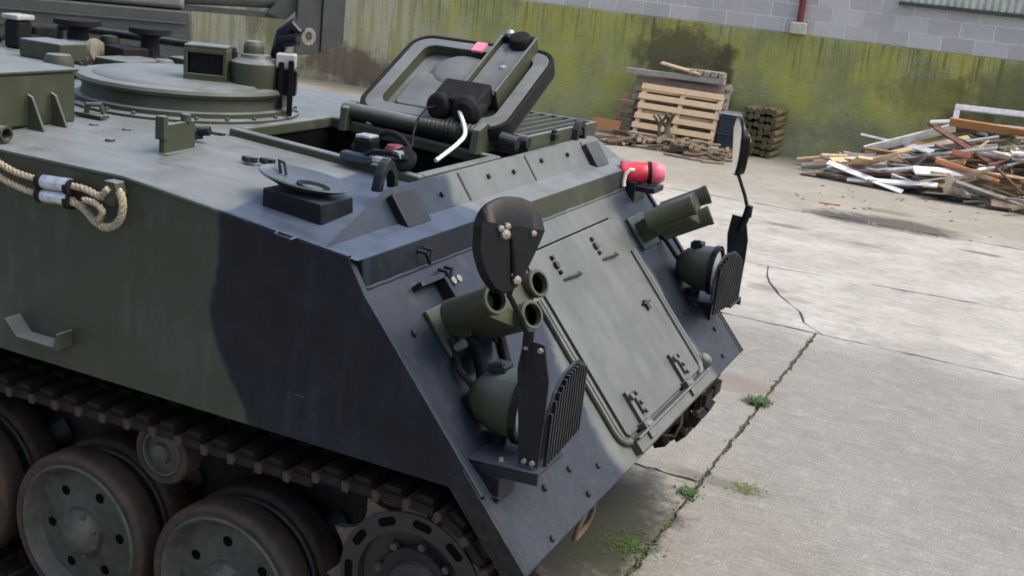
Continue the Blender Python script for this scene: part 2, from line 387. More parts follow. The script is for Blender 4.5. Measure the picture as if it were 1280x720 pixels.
# ---- concrete retaining wall with algae, block wall on top
def moss_wall_mat():
    t = NT('mossy_concrete'); p = t.pos(); x, y, z = t.xyz(p)
    n1 = t.noise(p, .9, 6, .6); n2 = t.noise(p, 5, 8, .7); n3 = t.noise(p, 28, 6, .7)
    st = t.noise(t.scale(p, (5, 5, .35)), 1.5, 7, .65)
    st2 = t.noise(t.scale(p, (16, 16, .5)), 1.2, 6, .7)
    nb = t.noise(p, 2.3, 7, .72, .4); nm = t.noise(t.scale(p, (1, 1, .6)), 1.1, 6, .65, .3)
    green = t.mix(t.smooth(nm, .36, .60), (.255, .285, .115), (.385, .375, .085))
    col = t.mix(t.smooth(nb, .46, .74, 0, .55), green, (.42, .415, .30))                                    # bare render showing through
    low = t.math('MULTIPLY', t.smooth(z, .2, .95, 1, 0), t.smooth(n1, .35, .62))
    col = t.mix(t.math('MULTIPLY', low, .60), col, (.34, .36, .26))
    pale = t.smooth(t.math('ADD', x, t.math('MULTIPLY', n1, 4.)), -8.6, -5.2, .80, 0)
    col = t.mix(pale, col, t.mix(t.smooth(st, .42, .60), (.50, .46, .36), (.34, .32, .17)))
    drip = t.math('MULTIPLY', t.smooth(st2, .50, .66), t.smooth(t.math('ADD', z, t.math('MULTIPLY', st, 1.2)), 1.75, 2.7))
    col = t.mix(t.math('MULTIPLY', drip, .75), col, (.06, .058, .03))                                       # runs from the coping
    col = t.mix(t.smooth(st2, .55, .78, 0, .25), col, (.14, .15, .04))
    col = t.mix(t.smooth(n3, .56, .74, 0, .55), col, (.085, .09, .035))
    col = t.mix(t.smooth(n3, .24, .38, .45, 0), col, (.46, .45, .30))
    dn = t.math('MULTIPLY', t.math('SUBTRACT', t.noise(p, 3.2, 8, .75), .5), 2.0)
    for cx, cz, rx, rz, amt, cc in ((-4.1, 1.50, 1.0, .55, .80, (.070, .058, .040)), (-3.2, 1.2, .22, .6, .8, (.05, .045, .025)), (.25, 1.35, .9, .5, .45, (.085, .08, .04)),
                                    (1.5, 1.45, 1.1, .55, .55, (.08, .075, .04)), (-.9, .55, .8, .3, .5, (.18, .19, .15)), (-2.6, .5, 1.4, .35, .5, (.17, .185, .14)),
                                    (-10.8, .35, 1.6, .45, .8, (.13, .075, .05)), (-12.5, .9, .5, .6, .5, (.11, .085, .03)), (-13.2, 1.1, .25, .7, .6, (.10, .08, .025)),
                                    (.9, .9, .7, .4, .6, (.045, .045, .03))):
        dx = t.math('DIVIDE', t.math('SUBTRACT', x, cx), rx); dz = t.math('DIVIDE', t.math('SUBTRACT', z, cz), rz)
        r2 = t.math('SQRT', t.math('ADD', t.math('MULTIPLY', dx, dx), t.math('MULTIPLY', dz, dz)))
        col = t.mix(t.smooth(t.math('ADD', r2, dn), .5, 1.1, amt, 0), col, cc)
    t.bump(t.math('ADD', n2, t.math('MULTIPLY', n3, .9)), .8, .03)
    return t.out(col, .9)
ZT = 2.04                                        # top of the concrete
rw = MB(); rw.bx(-30, 20, 15.40, 15.75, -.3, ZT)
wall = rw.build('retaining_wall', moss_wall_mat(), None, bevel=.015)
tag(wall, 'low concrete yard wall stained green with algae behind the timber heaps', 'wall')
def block_mat():
    t = NT('grey_block'); o = t.obj(); p = t.pos()
    oi = t.n('ShaderNodeObjectInfo').outputs['Random']
    n = t.noise(p, 12, 8, .7); n2 = t.noise(p, 55, 5, .7)
    col = t.mix(oi, (.43, .42, .405), (.55, .54, .52))
    col = t.mix(t.smooth(n, .45, .75, 0, .5), col, (.36, .355, .345))
    col = t.mix(t.smooth(n2, .55, .78, 0, .5), col, (.26, .26, .26))
    t.bump(n2, .6, .01); return t.out(col, .9)
MB_BLK = block_mat(); simple('mortar', (.80, .80, .78), (.66, .66, .64), .9, 0, 12, .3)
PX, PZ, NR = .505, .243, 6
bwt = thing('block_wall', 'grey concrete block wall built on top of the algae stained concrete', 'wall', (-4, 15.6, ZT))
m = MB(); m.bx(-30, 20, 15.4535, 15.73, ZT+.004, ZT+PZ*NR); m.build('mortar_bed', 'mortar', bwt)
bm_ = MB(); bm_.bx(-.245, .245, 0, .20, 0, PZ-.014); blk = bm_.mesh('block', MB_BLK)
for r_ in range(NR):
    for c_ in range(-30, 16):
        x0 = c_*PX + (PX/2 if r_ % 2 else 0) - .03
        if not (-10.5 < x0 < 5.5): continue
        obj('block', blk, bwt, Matrix.Translation((x0, 15.447+random.uniform(-.004, .004), ZT+.008+r_*PZ)))
# downpipe with its foot
pt = thing('downpipe', 'dark red downpipe standing on a pale foot against the block wall', 'pipe', (-2.04, 15.38, ZT))
m = MB(); m.cyl((-2.04, 15.36, ZT+.16), (-2.04, 15.36, ZT+PZ*NR), .055, 16); m.build('pipe', 'red_pipe', pt)
m = MB(); m.bx(-2.17, -1.91, 15.28, 15.43, ZT+.005, ZT+.20); m.build('foot', 'foot_render', pt, bevel=.02)
# green sheeting over an opening, upper right
st = thing('sheet_panel', 'pale green ribbed metal sheet fixed above the block courses', 'panel', (1.3, 15.4, 2.70))
m = MB()
for k in range(44):
    xx = -.45+k*.11; m.prism([(xx, 0), (xx+.02, .03), (xx+.07, .03), (xx+.09, 0)], 2.75, 3.45, 'z', Matrix.Translation((0, 15.41, 0)) @ Matrix.Scale(-1, 4, (0, 1, 0)))
m.bx(-.5, 4.45, 15.41, 15.43, 2.75, 3.45); m.build('sheet', 'sheet_green', st)
m = MB(); m.bx(-.52, 4.47, 15.34, 15.44, 2.69, 2.745); m.build('edge_angle', 'grey_paint', st, bevel=.005)

# ================================================================== THE ARMOURED CARRIER
# vehicle frame: +X forward, +Y its left side (away from the camera), ground z = 0
W = 1.4
AC = thing('armoured_carrier', 'tracked armoured carrier in green and black paint with driver hatch open', 'armoured vehicle', (-2.0, 0, 0))
Bx, Bz = .012, 1.661; Gx, Gz = .693, .864
ge = Vector((Gx-Bx, 0, Gz-Bz)); GLEN = ge.length; ge.normalize(); gn = Vector((-ge.z, 0, ge.x))
MG = frame((Bx, 0, Bz), ge, (0, 1, 0), gn)          # glacis frame: x down the slope, y left, z out of the plate
def G(s, y, h=0): return MG @ Vector((s, y, h))
ZS = 1.088                                           # underside of the sponsons
# --- side plates, standing a little proud of the glacis
def gp(s, h): q = G(s, 0, h); return (q.x, q.z)
sp = [(-4.7, ZS), (-4.7, 1.857), (-.955, 1.857), (-.03, 1.757), gp(.02, .012), gp(.765, .012), gp(.755, -.04), (.44, ZS)]
for s_ in (-1, 1):
    m = MB(); m.prism(sp, s_*W, s_*(W-.03), 'y'); m.build('side_plate', M_CAMO, AC, bevel=.006)
# sponson floors, lower hull, rear
for s_ in (-1, 1):
    m = MB(); m.bx(-4.69, .42, min(s_*(W-.031), s_*.97), max(s_*(W-.031), s_*.97), ZS+.004, ZS+.03); m.build('sponson_floor', M_DARK, AC)
m = MB(); m.prism([(-4.6, .50), (-4.3, .42), (.02, .42), (.40, .66), (.63, .86), (.40, 1.12), (-4.6, 1.12)], -.965, .965, 'y'); m.build('lower_hull', M_DARK, AC, bevel=.01)
m = MB(); m.bx(-4.72, -4.66, -1.36, 1.36, ZS-.1, 1.86); m.build('rear_plate', M_GREEN, AC, bevel=.006)
# --- glacis plate with bent lower splash flanges
m = MB(); m.bx(0, GLEN, -W+.034, W-.034, -.022, 0, MG); m.build('glacis_plate', M_CAMO, AC, bevel=.004)
for s_ in (-1, 1):
    y0, y1 = sorted((s_*(W-.032), s_*(W-.002)))
    m = MB(); m.bx(.77, GLEN, y0, y1, -.018, .002, MG); m.bx(.66, GLEN, *sorted((s_*(W-.001), s_*(W+.006))), -.075, .006, MG)
    m.build('splash_flange', M_BLACK, AC, bevel=.002)
m = MB(); m.prism([(0, 1.757), (Bx, Bz-.01), (Bx-.03, Bz-.01), (-.03, 1.757)], -W+.032, W-.032, 'y'); m.build('nose_band', M_CAMO, AC, bevel=.004)
# weld bead under the nose band
m = MB(); m.tube([G(.004, y, .002)+Vector((0, 0, random.uniform(-.002, .002))) for y in [(-1.36+i*.04) for i in range(69)]], .006, 6); m.build('weld_bead', M_CAMO, AC)

# --- roof: outer rim, side slopes, steep front plate, sloping driver's deck with the hatch hole
DY0, DY1, DX0, DX1 = -.42, .25, -1.20, -.36          # hatch opening
ZR = 1.878
def dz(x): return ZR if x <= -1.2 else ZR-(x+1.2)*.05/.85
ZC = 1.885
rv = []; rf = []
def rq(*ps):
    k = len(rv); rv.extend(ps); rf.append(tuple(range(k, k+len(ps))))
e_ = W-.002; zf = dz(-.245)
for s_ in (-1, 1):
    yi = s_*(.90 if s_ < 0 else 1.2)
    rq((-4.69, s_*e_, 1.853), (-.955, s_*e_, 1.853), (-1.2, yi, ZR), (-4.69, yi, ZR))
    rq((-.955, s_*e_, 1.853), (-.13, s_*e_, 1.770), (-.21, yi, ZC), (-.247, yi, zf), (-1.2, yi, ZR))
    rq((-.13, s_*e_, 1.770), (-.13, s_*1.12 if s_ < 0 else 1.28, 1.776), (-.21, yi, ZC))
rq((-.13, -e_, 1.770), (0, -e_, 1.757), (0, e_, 1.757), (-.13, e_, 1.770), (-.13, 1.28, 1.776), (-.13, -1.12, 1.776))
rq((-.13, -1.12, 1.776), (-.13, 1.28, 1.776), (-.21, 1.2, ZC), (-.21, -.90, ZC))          # steep front plate
rq((-4.69, -.90, ZR), (-1.2, -.90, ZR), (-1.2, 1.2, ZR), (-4.69, 1.2, ZR))                # rear flat
rq((-.21, -.90, ZC), (-.21, 1.2, ZC), (-.245, 1.2, ZC), (-.247, -.90, zf))                # front lip
rq((-.245, 1.2, ZC), (-.247, 1.2, zf), (-.247, -.90, zf))                                 # back of the lip
rq((-1.2, -.90, ZR), (-.247, -.90, zf), (-.247, DY0, zf), (DX1, DY0, dz(DX1)), (-1.2, DY0, ZR))
rq((-.247, DY0, zf), (-.247, DY1, zf), (DX1, DY1, dz(DX1)), (DX1, DY0, dz(DX1)))
rq((-1.2, DY1, ZR), (DX1, DY1, dz(DX1)), (-.247, DY1, zf), (-.247, 1.2, zf), (-1.2, 1.2, ZR))
m = MB(); m.v = rv; m.f = rf; roof = m.mesh('roof_plate', M_CAMO, 4)
b2 = bmesh.new(); b2.from_mesh(roof); bmesh.ops.remove_doubles(b2, verts=b2.verts, dist=.0005); bmesh.ops.triangulate(b2, faces=b2.faces)
for f_ in b2.faces:
    f_.normal_update()
    if f_.normal.z < 0: f_.normal_flip()
b2.to_mesh(roof); b2.free(); roof.set_sharp_from_angle(angle=R(6))
ro = obj('roof_plate', roof, AC)
# edge bead along the near roof edge
m = MB(); m.tube([(-4.6, -W+.004, 1.858), (-.955, -W+.004, 1.858), (-.03, -W+.004, 1.760)], .010, 8); m.build('roof_edge_bead', M_CAMO, AC)
# panel seams on the front plate: thin raised cover strips
fe = Vector((-.08, 0, ZC-1.776)).normalized(); fnv = Vector((ZC-1.776, 0, .08)).normalized()
MF = frame((-.13, 0, 1.776), fe, (0, -1, 0), fnv)     # up the front plate / towards the camera / out
for yy in (-.35, .30, .98):
    m = MB(); m.bx(.005, .128, -yy-.006, -yy+.006, -.002, .004, MF); m.build('seam_strip', M_BLACK, AC)
for yy, uu in ((-.12, .08), (.12, .07), (.44, .085), (.75, .08), (-.55, .06)):
    m = MB(); m.lathe([(0, .014), (.010, .013), (.012, 0)], 8, MF @ Matrix.Translation((uu, -yy, 0))); m.build('bolt', M_BLACK, AC)

# --- driver's hatch: coaming, dark well, lid
hw = MB()
for (x0, x1, y0, y1) in ((DX0-.05, DX1+.05, DY0-.05, DY0), (DX0-.05, DX1+.05, DY1, DY1+.05), (DX0-.05, DX0, DY0, DY1), (DX1, DX1+.05, DY0, DY1)):
    vs = [(x, y, dz(x)+h) for h in (-.02, .035) for y in (y0, y1) for x in (x0, x1)]
    hw.add(vs, [(0, 2, 3, 1), (4, 5, 7, 6), (0, 1, 5, 4), (2, 6, 7, 3), (0, 4, 6, 2), (1, 3, 7, 5)])
hw.build('hatch_coaming', M_GREEN, AC, bevel=.012)
m = MB(); vs = [(x, y, dz(x)-h) for h in (.62, .012) for y in (DY0-.01, DY1+.01) for x in (DX0-.01, DX1+.01)]
m.add(vs, [(0, 2, 3, 1), (0, 1, 5, 4), (2, 6, 7, 3), (0, 4, 6, 2), (1, 3, 7, 5)]); m.build('hatch_well', 'dark_void', AC)
def rrect(x0, x1, y0, y1, r, n=6):
    out = []
    for cx, cy, a in ((x1-r, y1-r, 0), (x0+r, y1-r, 90), (x0+r, y0+r, 180), (x1-r, y0+r, 270)):
        out += [(cx+r*math.cos(R(a+90*i/n)), cy+r*math.sin(R(a+90*i/n))) for i in range(n+1)]
    return out
LT = R(30)
ML = frame((-.725, .30, 1.955), (1, 0, 0), (0, math.cos(LT), math.sin(LT)), (0, -math.sin(LT), math.cos(LT)))   # lid: x along hinge, y to free edge, z inner face
lid = MB(); lid.prism(rrect(-.40, .40, 0, .68, .11), -.075, -.045, 'z', ML); lid = lid.build('hatch_lid', M_GREEN, AC, bevel=.008)
def ring(mb, outer, inner, z0, z1, M):
    n = len(outer); vs = [(p[0], p[1], z) for z in (z0, z1) for pl in (outer, inner) for p in pl]
    fs = []
    for i in range(n):
        j = (i+1) % n
        fs += [(2*n+i, 2*n+j, 3*n+j, 3*n+i), (i, j, 2*n+j, 2*n+i), (n+i, 3*n+i, 3*n+j, n+j), (i, n+i, n+j, j)]
    mb.add(vs, fs, M)
m = MB(); ring(m, rrect(-.403, .403, -.003, .683, .113), rrect(-.382, .382, .018, .662, .095), -.06, .018, ML); m.build('rubber_seal', 'rubber', lid, bevel=.006)
m = MB(); ring(m, rrect(-.381, .381, .019, .661, .094), rrect(-.305, .305, .085, .60, .06), -.046, .014, ML); m.build('lid_rim', M_GREEN, lid, bevel=.006)
m = MB(); m.prism(rrect(-.25, .02, .12, .40, .04), -.046, -.012, 'z', ML); m.build('inner_pad', M_GREEN, lid, bevel=.01)
m = MB(); m.lathe([(0, .0), (.11, -.004), (.14, -.02), (.145, -.045)], 28, ML @ Matrix.Translation((-.06, .455, 0))); m.build('bulge', M_GREEN, lid)
m = MB(); m.bx(-.045, .012, .585, .66, .016, .028, ML); m.build('sticker', 'pink_plastic', lid)
# periscope carried on the lid
ps = MB(); ps.bx(.10, .27, .22, .66, -.046, .045, ML); ps.bx(.085, .099, .20, .68, -.046, .075, ML); ps.bx(.271, .285, .20, .68, -.046, .085, ML)
psb = ps.build('periscope', M_GREEN, lid, bevel=.006)
m = MB(); m.bx(.101, .269, .661, .70, -.01, .08, ML); m.lathe([(0, .05), (.05, .045), (.062, .0)], 16, ML @ Matrix.Translation((.2, .66, .05))); m.build('periscope_head', 'rubber', lid, bevel=.01)
m = MB()
m.lathe([(0, .12), (.045, .12), (.065, .10), (.065, 0), (0, 0)], 18, ML @ Matrix.Translation((.06, .13, .02)) @ Matrix.Rotation(R(60), 4, 'X'))
m.lathe([(0, .15), (.05, .15), (.075, .12), (.06, 0), (0, 0)], 18, ML @ Matrix.Translation((.20, .16, .03)) @ Matrix.Rotation(R(75), 4, 'X'))
m.bx(.02, .26, .06, .22, .02, .11, ML); m.build('eyepiece', 'rubber', lid, bevel=.01)
m = MB(); m.lathe([(0, .01), (.014, .008), (.016, 0)], 10, ML @ Matrix.Translation((.20, .45, .044))); m.build('knob', 'galvanised', lid)
m = MB(); m.lathe([(0, .03), (.018, .02), (.02, 0)], 10, ML @ Matrix.Translation((.14, .68, .08))); m.build('knob', 'galvanised', lid)
# hinge spring tube and brackets on the left edge of the opening
m = MB(); m.cyl((-1.15, .27, 1.955), (-.42, .27, 1.93), .038, 18); m.build('spring_tube', M_GREEN, AC)
m = MB()
for k in range(14): m.lathe([(.038, -.008), (.046, 0), (.038, .008)], 16, Matrix.Translation((-.72+k*.022, .27, 1.941)) @ Matrix.Rotation(R(90), 4, 'Y'))
m.build('spring_coil', M_BLACK, AC)
for xx in (-1.12, -.42):
    m = MB(); m.prism([(.20, 1.86), (.40, 1.86), (.38, 1.96), (.30, 2.0), (.22, 1.97)], xx-.02, xx+.02, 'x'); m.build('hinge_bracket', M_GREEN, AC, bevel=.005)
m = MB(); m.cyl((-.35, .34, 1.93), (-.26, .34, 1.92), .035, 14); m.cyl((-.30, .42, 1.92), (-.24, .42, 1.92), .03, 14); m.build('hinge_end', M_BLACK, AC, bevel=.004)

# --- engine louvre to the left of the hatch
LV = thing_part = obj('engine_louvre', None, AC, Matrix.Translation((-.62, .85, 1.89)))
m = MB(); m.bx(-1.08, -.27, .46, 1.30, 1.888, 1.900); m.build('louvre_bed', 'dark_void', LV)
for k in range(12):
    xx = -1.04+k*.0665
    m = MB(); m.bx(-.013, .013, .47, 1.29, 0, .03, Matrix.Translation((xx, 0, 1.918)) @ Matrix.Rotation(R(-12), 4, 'Y')); m.build('slat', M_CAMO, LV)
for a in ((-1.10, -1.075, .44, 1.32), (-.275, -.25, .44, 1.32), (-1.075, -.275, .44, .465), (-1.075, -.275, 1.295, 1.32)):
    m = MB(); m.bx(*a, 1.85, 1.948); m.build('louvre_frame', M_CAMO, LV, bevel=.004)
for yy in (.72, 1.05):
    m = MB(); m.bx(-.262, -.225, yy-.025, yy+.025, 1.905, 1.94); m.lathe([(0, .02), (.014, .018), (.016, 0)], 8, Matrix.Translation((-.243, yy, 1.94))); m.build('latch', M_BLACK, LV, bevel=.004)

# --- lifting lugs at both ends of the front plate
for y0, sgn in ((-.84, 1), (1.05, 1)):
    m = MB(); m.prism(rrect(.0, .135, -.085, .085, .008, 2), .0, .032, 'z', MF @ Matrix.Translation((-.03, -y0, 0)))
    lug = m.build('lifting_lug', M_BLACK, AC, bevel=.003)
    arch = [(-.07, 0), (-.055, .06), (-.03, .10), (.0, .115), (.03, .10), (.055, .06), (.07, 0), (.04, 0), (.032, .045), (.012, .072), (-.012, .072), (-.032, .045), (-.04, 0)]
    m = MB(); m.prism(arch, -.018, .018, 'x', Matrix.Translation((-.235, y0-.02, ZC-.01))); m.build('eye', M_BLACK, lug, bevel=.004)

# --- periscope block with a dished tray, right of the hatch
PB = MB()
PB.prism([(-.50, 1.80), (-.25, 1.77), (-.26, 1.868), (-.50, 1.884)], -1.23, -1.03, 'y'); pb = PB.build('periscope_block', M_BLACK, AC, bevel=.006)
m = MB(); tr = Matrix.Translation((-.41, -1.12, 1.898)) @ Matrix.Rotation(R(6), 4, 'Y') @ Matrix.Scale(1.02, 4, (1, 0, 0)) @ Matrix.Scale(.72, 4, (0, 1, 0))
m.lathe([(0, -.012), (.10, -.012), (.165, .014), (.172, .02), (.165, .024), (.11, .005), (0, .003)], 30, tr); m.build('tray', M_GREEN, pb)
m = MB(); m.lathe([(.040, .006), (.062, .012), (.062, .004)], 20, tr @ Matrix.Translation((.05, -.02, 0))); m.build('drain_ring', 'rubber', pb)
m = MB(); m.tube([(-.52, -1.1, 1.915), (-.53, -1.1, 1.96), (-.50, -1.11, 1.955), (-.485, -1.115, 1.915)], .006, 6); m.build('clip', M_BLACK, pb)

# --- commander's cupola
CX, CY, CZ = -1.90, .03, ZR
CM = Matrix.Translation((CX, CY, CZ))
cup = MB(); cup.lathe([(.54, -.01), (.54, .012), (.515, .020), (.515, .04), (.485, .045), (.475, .10), (.50, .105), (.508, .12), (.50, .135), (.45, .142), (.43, .138)], 64, CM)
cup = cup.build('cupola', M_GREEN, AC)
m = MB(); m.lathe([(.435, .10), (.435, .140), (.42, .150), (.30, .154), (0, .156)], 48, CM); m.build('cupola_lid', M_GREEN, cup)
for k in range(24):
    a = 2*math.pi*k/24
    m = MB(); m.lathe([(0, .012), (.009, .010), (.011, 0)], 6, CM @ Matrix.Translation((.527*math.cos(a), .527*math.sin(a), .016))); m.build('bolt', M_GREEN, cup)
# sight housing standing on the ring, open window towards the camera
MH = CM @ Matrix.Translation((.17, -.06, .115)) @ Matrix.Rotation(R(30), 4, 'Z') @ Matrix.Diagonal((.76, .8, 1.05, 1))
m = MB()
m.bx(-.13, .13, -.09, -.075, 0, .065, MH); m.bx(-.13, .13, -.09, -.075, .155, .175, MH); m.bx(-.13, -.105, -.09, -.075, .065, .155, MH); m.bx(.105, .13, -.09, -.075, .065, .155, MH)
m.bx(-.13, .13, -.09, .10, .175, .19, MH); m.bx(-.13, -.118, -.075, .10, 0, .175, MH); m.bx(.118, .13, -.075, .10, 0, .175, MH)
hs = m.build('sight_housing', M_GREEN, cup, bevel=.005)
m = MB(); m.bx(-.117, .117, -.05, -.04, .02, .17, MH); m.build('sight_glass', 'black_plastic', cup)
m = MB(); m.lathe([(0, .17), (.09, .165), (.10, .15), (.155, .13), (.16, .11), (.15, .0)], 28, MH @ Matrix.Translation((.29, .03, 0))); m.build('sight_dome', M_GREEN, cup)
m = MB(); m.lathe([(0, .225), (.05, .22), (.065, .20), (.065, .16)], 22, MH @ Matrix.Translation((.27, .06, 0))); m.build('dome_cap', M_GREEN, cup)
m = MB(); m.bx(.42, .54, -.06, .06, .12, .185, MH); m.build('white_block', 'dull_white', cup, bevel=.008)
m = MB(); m.bx(.44, .475, -.08, -.045, -.06, .15, MH); m.bx(.50, .535, -.08, -.045, -.09, .16, MH); m.bx(.43, .55, -.05, .05, .0, .115, MH); m.build('gun_cradle', 'black_plastic', cup, bevel=.006)
m = MB(); m.tube([MH @ Vector(q) for q in ((.40, .1, .15), (.44, .1, .26), (.50, .12, .30), (.55, .10, .27))], [.03, .04, .045, .03], 10); m.cyl(MH @ Vector((.43, .05, .23)), MH @ Vector((.54, .02, .25)), .03, 12); m.build('gun_mount', 'black_plastic', cup)
m = MB(); m.lathe([(.022, -.006), (.045, -.006), (.045, .006), (.022, .006)], 16, MH @ Matrix.Translation((.60, .1, .26)) @ Matrix.Rotation(R(60), 4, 'X')); m.build('grip_ring', 'beige_canvas', cup)

# --- fittings on the near roof
m = MB()
MPL = Matrix.Translation((-1.15, -.91, 1.868)) @ Matrix.Rotation(R(97), 4, 'Z')
m.bx(-.10, .11, -.012, .012, .0, .115, MPL); m.bx(-.115, -.085, -.02, .02, .06, .15, MPL); m.bx(-.11, .14, -.035, .012, -.01, .008, MPL)
m.lathe([(0, .03), (.02, .028), (.022, 0)], 10, MPL @ Matrix.Translation((.06, 0, .115))); m.build('sight_vane', M_GREEN, AC, bevel=.004)
m = MB(); m.cyl((-1.24, -.72, 1.92), (-1.16, -.70, 1.93), .02, 10); m.bx(-1.25, -1.20, -.74, -.69, 1.89, 1.93); m.build('vane_stop', M_BLACK, AC, bevel=.004)
for k, (xx, yy) in enumerate(((-1.28, -.50), (-.86, -.83), (-.80, -.80), (-1.42, -.98), (-1.55, -.75), (-1.7, -.78))):
    m = MB(); m.lathe([(0, .018), (.018, .016), (.022, 0)], 10, Matrix.Translation((xx, yy, 1.868)));
    if k < 3: m.bx(xx-.03, xx+.03, yy-.012, yy+.012, 1.868, 1.888)
    m.build('roof_bolt', M_BLACK if k < 3 else M_GREEN, AC)
m = MB(); m.tube([(-1.86, -.66, 1.895), (-1.85, -.66, 1.935), (-1.80, -.64, 1.94), (-1.79, -.63, 1.90)], .012, 8); m.bx(-1.92, -1.76, -.68, -.63, 1.885, 1.898); m.build('tie_down', M_GREEN, AC)
m = MB(); m.tube([(-.30, -1.405, 1.795), (-.295, -1.43, 1.79), (-.235, -1.43, 1.784), (-.23, -1.405, 1.789)], .007, 8); m.build('edge_handle', M_CAMO, AC)

# --- stowage box, tubes and brackets at the near rear roof
m = MB(); m.bx(-2.35, -1.80, -1.36, -.78, 1.875, 2.085); sb = m.build('stowage_box', M_GREEN, AC, bevel=.012)
m = MB(); m.bx(-2.36, -1.79, -1.37, -.77, 2.087, 2.10); m.build('box_lid', M_GREEN, sb, bevel=.005)
for yy in (-1.04, -.92):
    m = MB(); m.prism([(-1.79, 1.87), (-1.70, 1.87), (-1.765, 2.0), (-1.79, 2.01)], yy-.006, yy+.006, 'y'); m.build('gusset', M_GREEN, AC, bevel=.002)
m = MB(); m.lathe([(.022, 0), (.03, 0), (.03, .35), (.022, .35), (.022, 0)], 18, Matrix.Translation((-1.98, -1.29, 1.895)) @ Matrix.Rotation(R(90), 4, 'Y')); m.build('tube_socket', M_GREEN, AC)

# --- rear roof fittings seen past the cupola
def reel(x, y, z, r, h, mats, name='cable_drum'):
    m = MB(); m.lathe([(0, 0), (r, 0), (r, .03), (r*.45, .05), (r*.4, h-.05), (r*.95, h-.03), (r*.95, h), (0, h+.005)], 22, Matrix.Translation((x, y, z))); return m.build(name, mats, AC)
reel(-3.02, 1.02, 1.90, .13, .21, 'rubber'); reel(-3.55, .98, 1.90, .15, .20, 'rubber')
m = MB(); m.lathe([(0, -.03), (.065, -.03), (.075, 0), (.065, .03), (0, .03)], 22, Matrix.Translation((-3.22, .78, 1.955)) @ Matrix.Rotation(R(80), 4, 'Y')); m.build('filter_disc', 'beige_canvas', AC)
m = MB(); m.bx(-3.9, -2.75, -.75, .35, 1.90, 1.93); m.build('mortar_hatch', M_GREEN, AC, bevel=.01)
m = MB(); m.bx(-3.0, -2.75, .55, .85, 1.90, 1.96); m.build('roof_hatch', M_GREEN, AC, bevel=.01)
m = MB(); m.cyl((-3.9, 1.18, 2.02), (-2.6, 1.28, 2.02), .025, 10); m.cyl((-2.6, 1.28, 1.88), (-2.6, 1.28, 2.02), .02, 8); m.cyl((-3.9, 1.18, 1.88), (-3.9, 1.18, 2.02), .02, 8); m.build('roof_rail', M_BLACK, AC)
m = MB(); m.bx(-3.3, -3.0, .30, .50, 1.93, 2.03); m.build('vent_box', M_GREEN, AC, bevel=.01)
m = MB(); m.lathe([(0, .12), (.06, .115), (.075, .08), (.075, 0)], 18, Matrix.Translation((-2.75, .05, 1.90))); m.build('ventilator', M_GREEN, AC)
m = MB(); m.bx(-4.02, -3.9, .84, .96, 1.878, 2.05); pv = m.build('antenna_mount', 'rubber', AC, bevel=.02)
m = MB(); m.bx(-4.03, -3.89, .83, .97, 2.053, 2.085); m.build('mount_cap', 'dull_white', pv, bevel=.01)

random.seed(12)
for k in range(13):
    xx, yy = random.uniform(-4.3, -2.75), random.uniform(.45, 1.25); q = random.random(); hh_ = random.uniform(.05, .14); m = MB()
    if q < .45:
        w_, d_ = random.uniform(.06, .16), random.uniform(.05, .12); m.bx(-w_, w_, -d_, d_, 0, hh_, Matrix.Translation((xx, yy, ZR)) @ Matrix.Rotation(random.uniform(-.5, .5), 4, 'Z')); m.build('stowed_case', random.choice([M_DARK, 'rubber', M_GREEN]), AC, bevel=.01)
    elif q < .75:
        m.lathe([(0, hh_), (.05, hh_*.95), (.065, hh_*.7), (.06, 0)], 16, Matrix.Translation((xx, yy, ZR))); m.build('vent_cap', random.choice([M_DARK, 'rubber', M_GREEN]), AC)
    else:
        a = random.uniform(0, 3); m.cyl((xx-.15*math.cos(a), yy-.1*math.sin(a), ZR+.03), (xx+.15*math.cos(a), yy+.1*math.sin(a), ZR+.04), .028, 12); m.build('stowed_tube', random.choice([M_DARK, 'rubber', 'beige_canvas']), AC)
# --- glacis: engine access door, rails, hinges, catches
m = MB(); m.prism(rrect(.115, .955, -.30, .72, .03, 3), .001, .014, 'z', MG); door = m.build('access_door', M_CAMO, AC, bevel=.004)
m = MB(); m.bx(.1065, .1135, -.30, .72, .0005, .004, MG); m.build('door_gap', 'dark_void', door)
for yy, kk in ((-.385, 1), (.77, -1)):
    for off in (0, .028):
        pts = [G(.30, yy+kk*off, .012), G(.90, yy+kk*off, .012)]+[G(.90+.075*math.sin(R(a)), yy+kk*(off+(.09-off)*(1-math.cos(R(a)))), .012) for a in (25, 50, 75, 90)]
        m = MB(); m.tube(pts, .012, 8); m.build('drip_rail', M_CAMO, AC)
m = MB(); m.bx(.975, 1.035, -.30, .74, .0, .035, MG); m.bx(.968, .98, -.30, .74, .0, .055, MG); m.build('door_ledge', M_CAMO, AC, bevel=.005)
def hinge(yy, s0=.80):
    m = MB(); m.bx(s0, s0+.17, yy-.016, yy+.016, .012, .032, MG); m.lathe([(.0, -.03), (.02, -.03), (.02, .03), (0, .03)], 12, MG @ Matrix.Translation((s0+.165, yy, .035)) @ Matrix.Rotation(R(90), 4, 'X'))
    m.lathe([(0, .02), (.015, .018), (.018, 0)], 8, MG @ Matrix.Translation((s0+.03, yy, .03))); m.bx(s0+.02, s0+.12, yy+.055, yy+.08, .012, .028, MG)
    for q in (.03, .075, .115): m.lathe([(0, .016), (.010, .014), (.012, 0)], 6, MG @ Matrix.Translation((s0+q, yy+.067, .027)))
    m.bx(s0+.14, s0+.215, yy-.045, yy+.03, .012, .05, MG); m.build('hinge', M_CAMO, AC, bevel=.003)
hinge(-.14); hinge(.46)
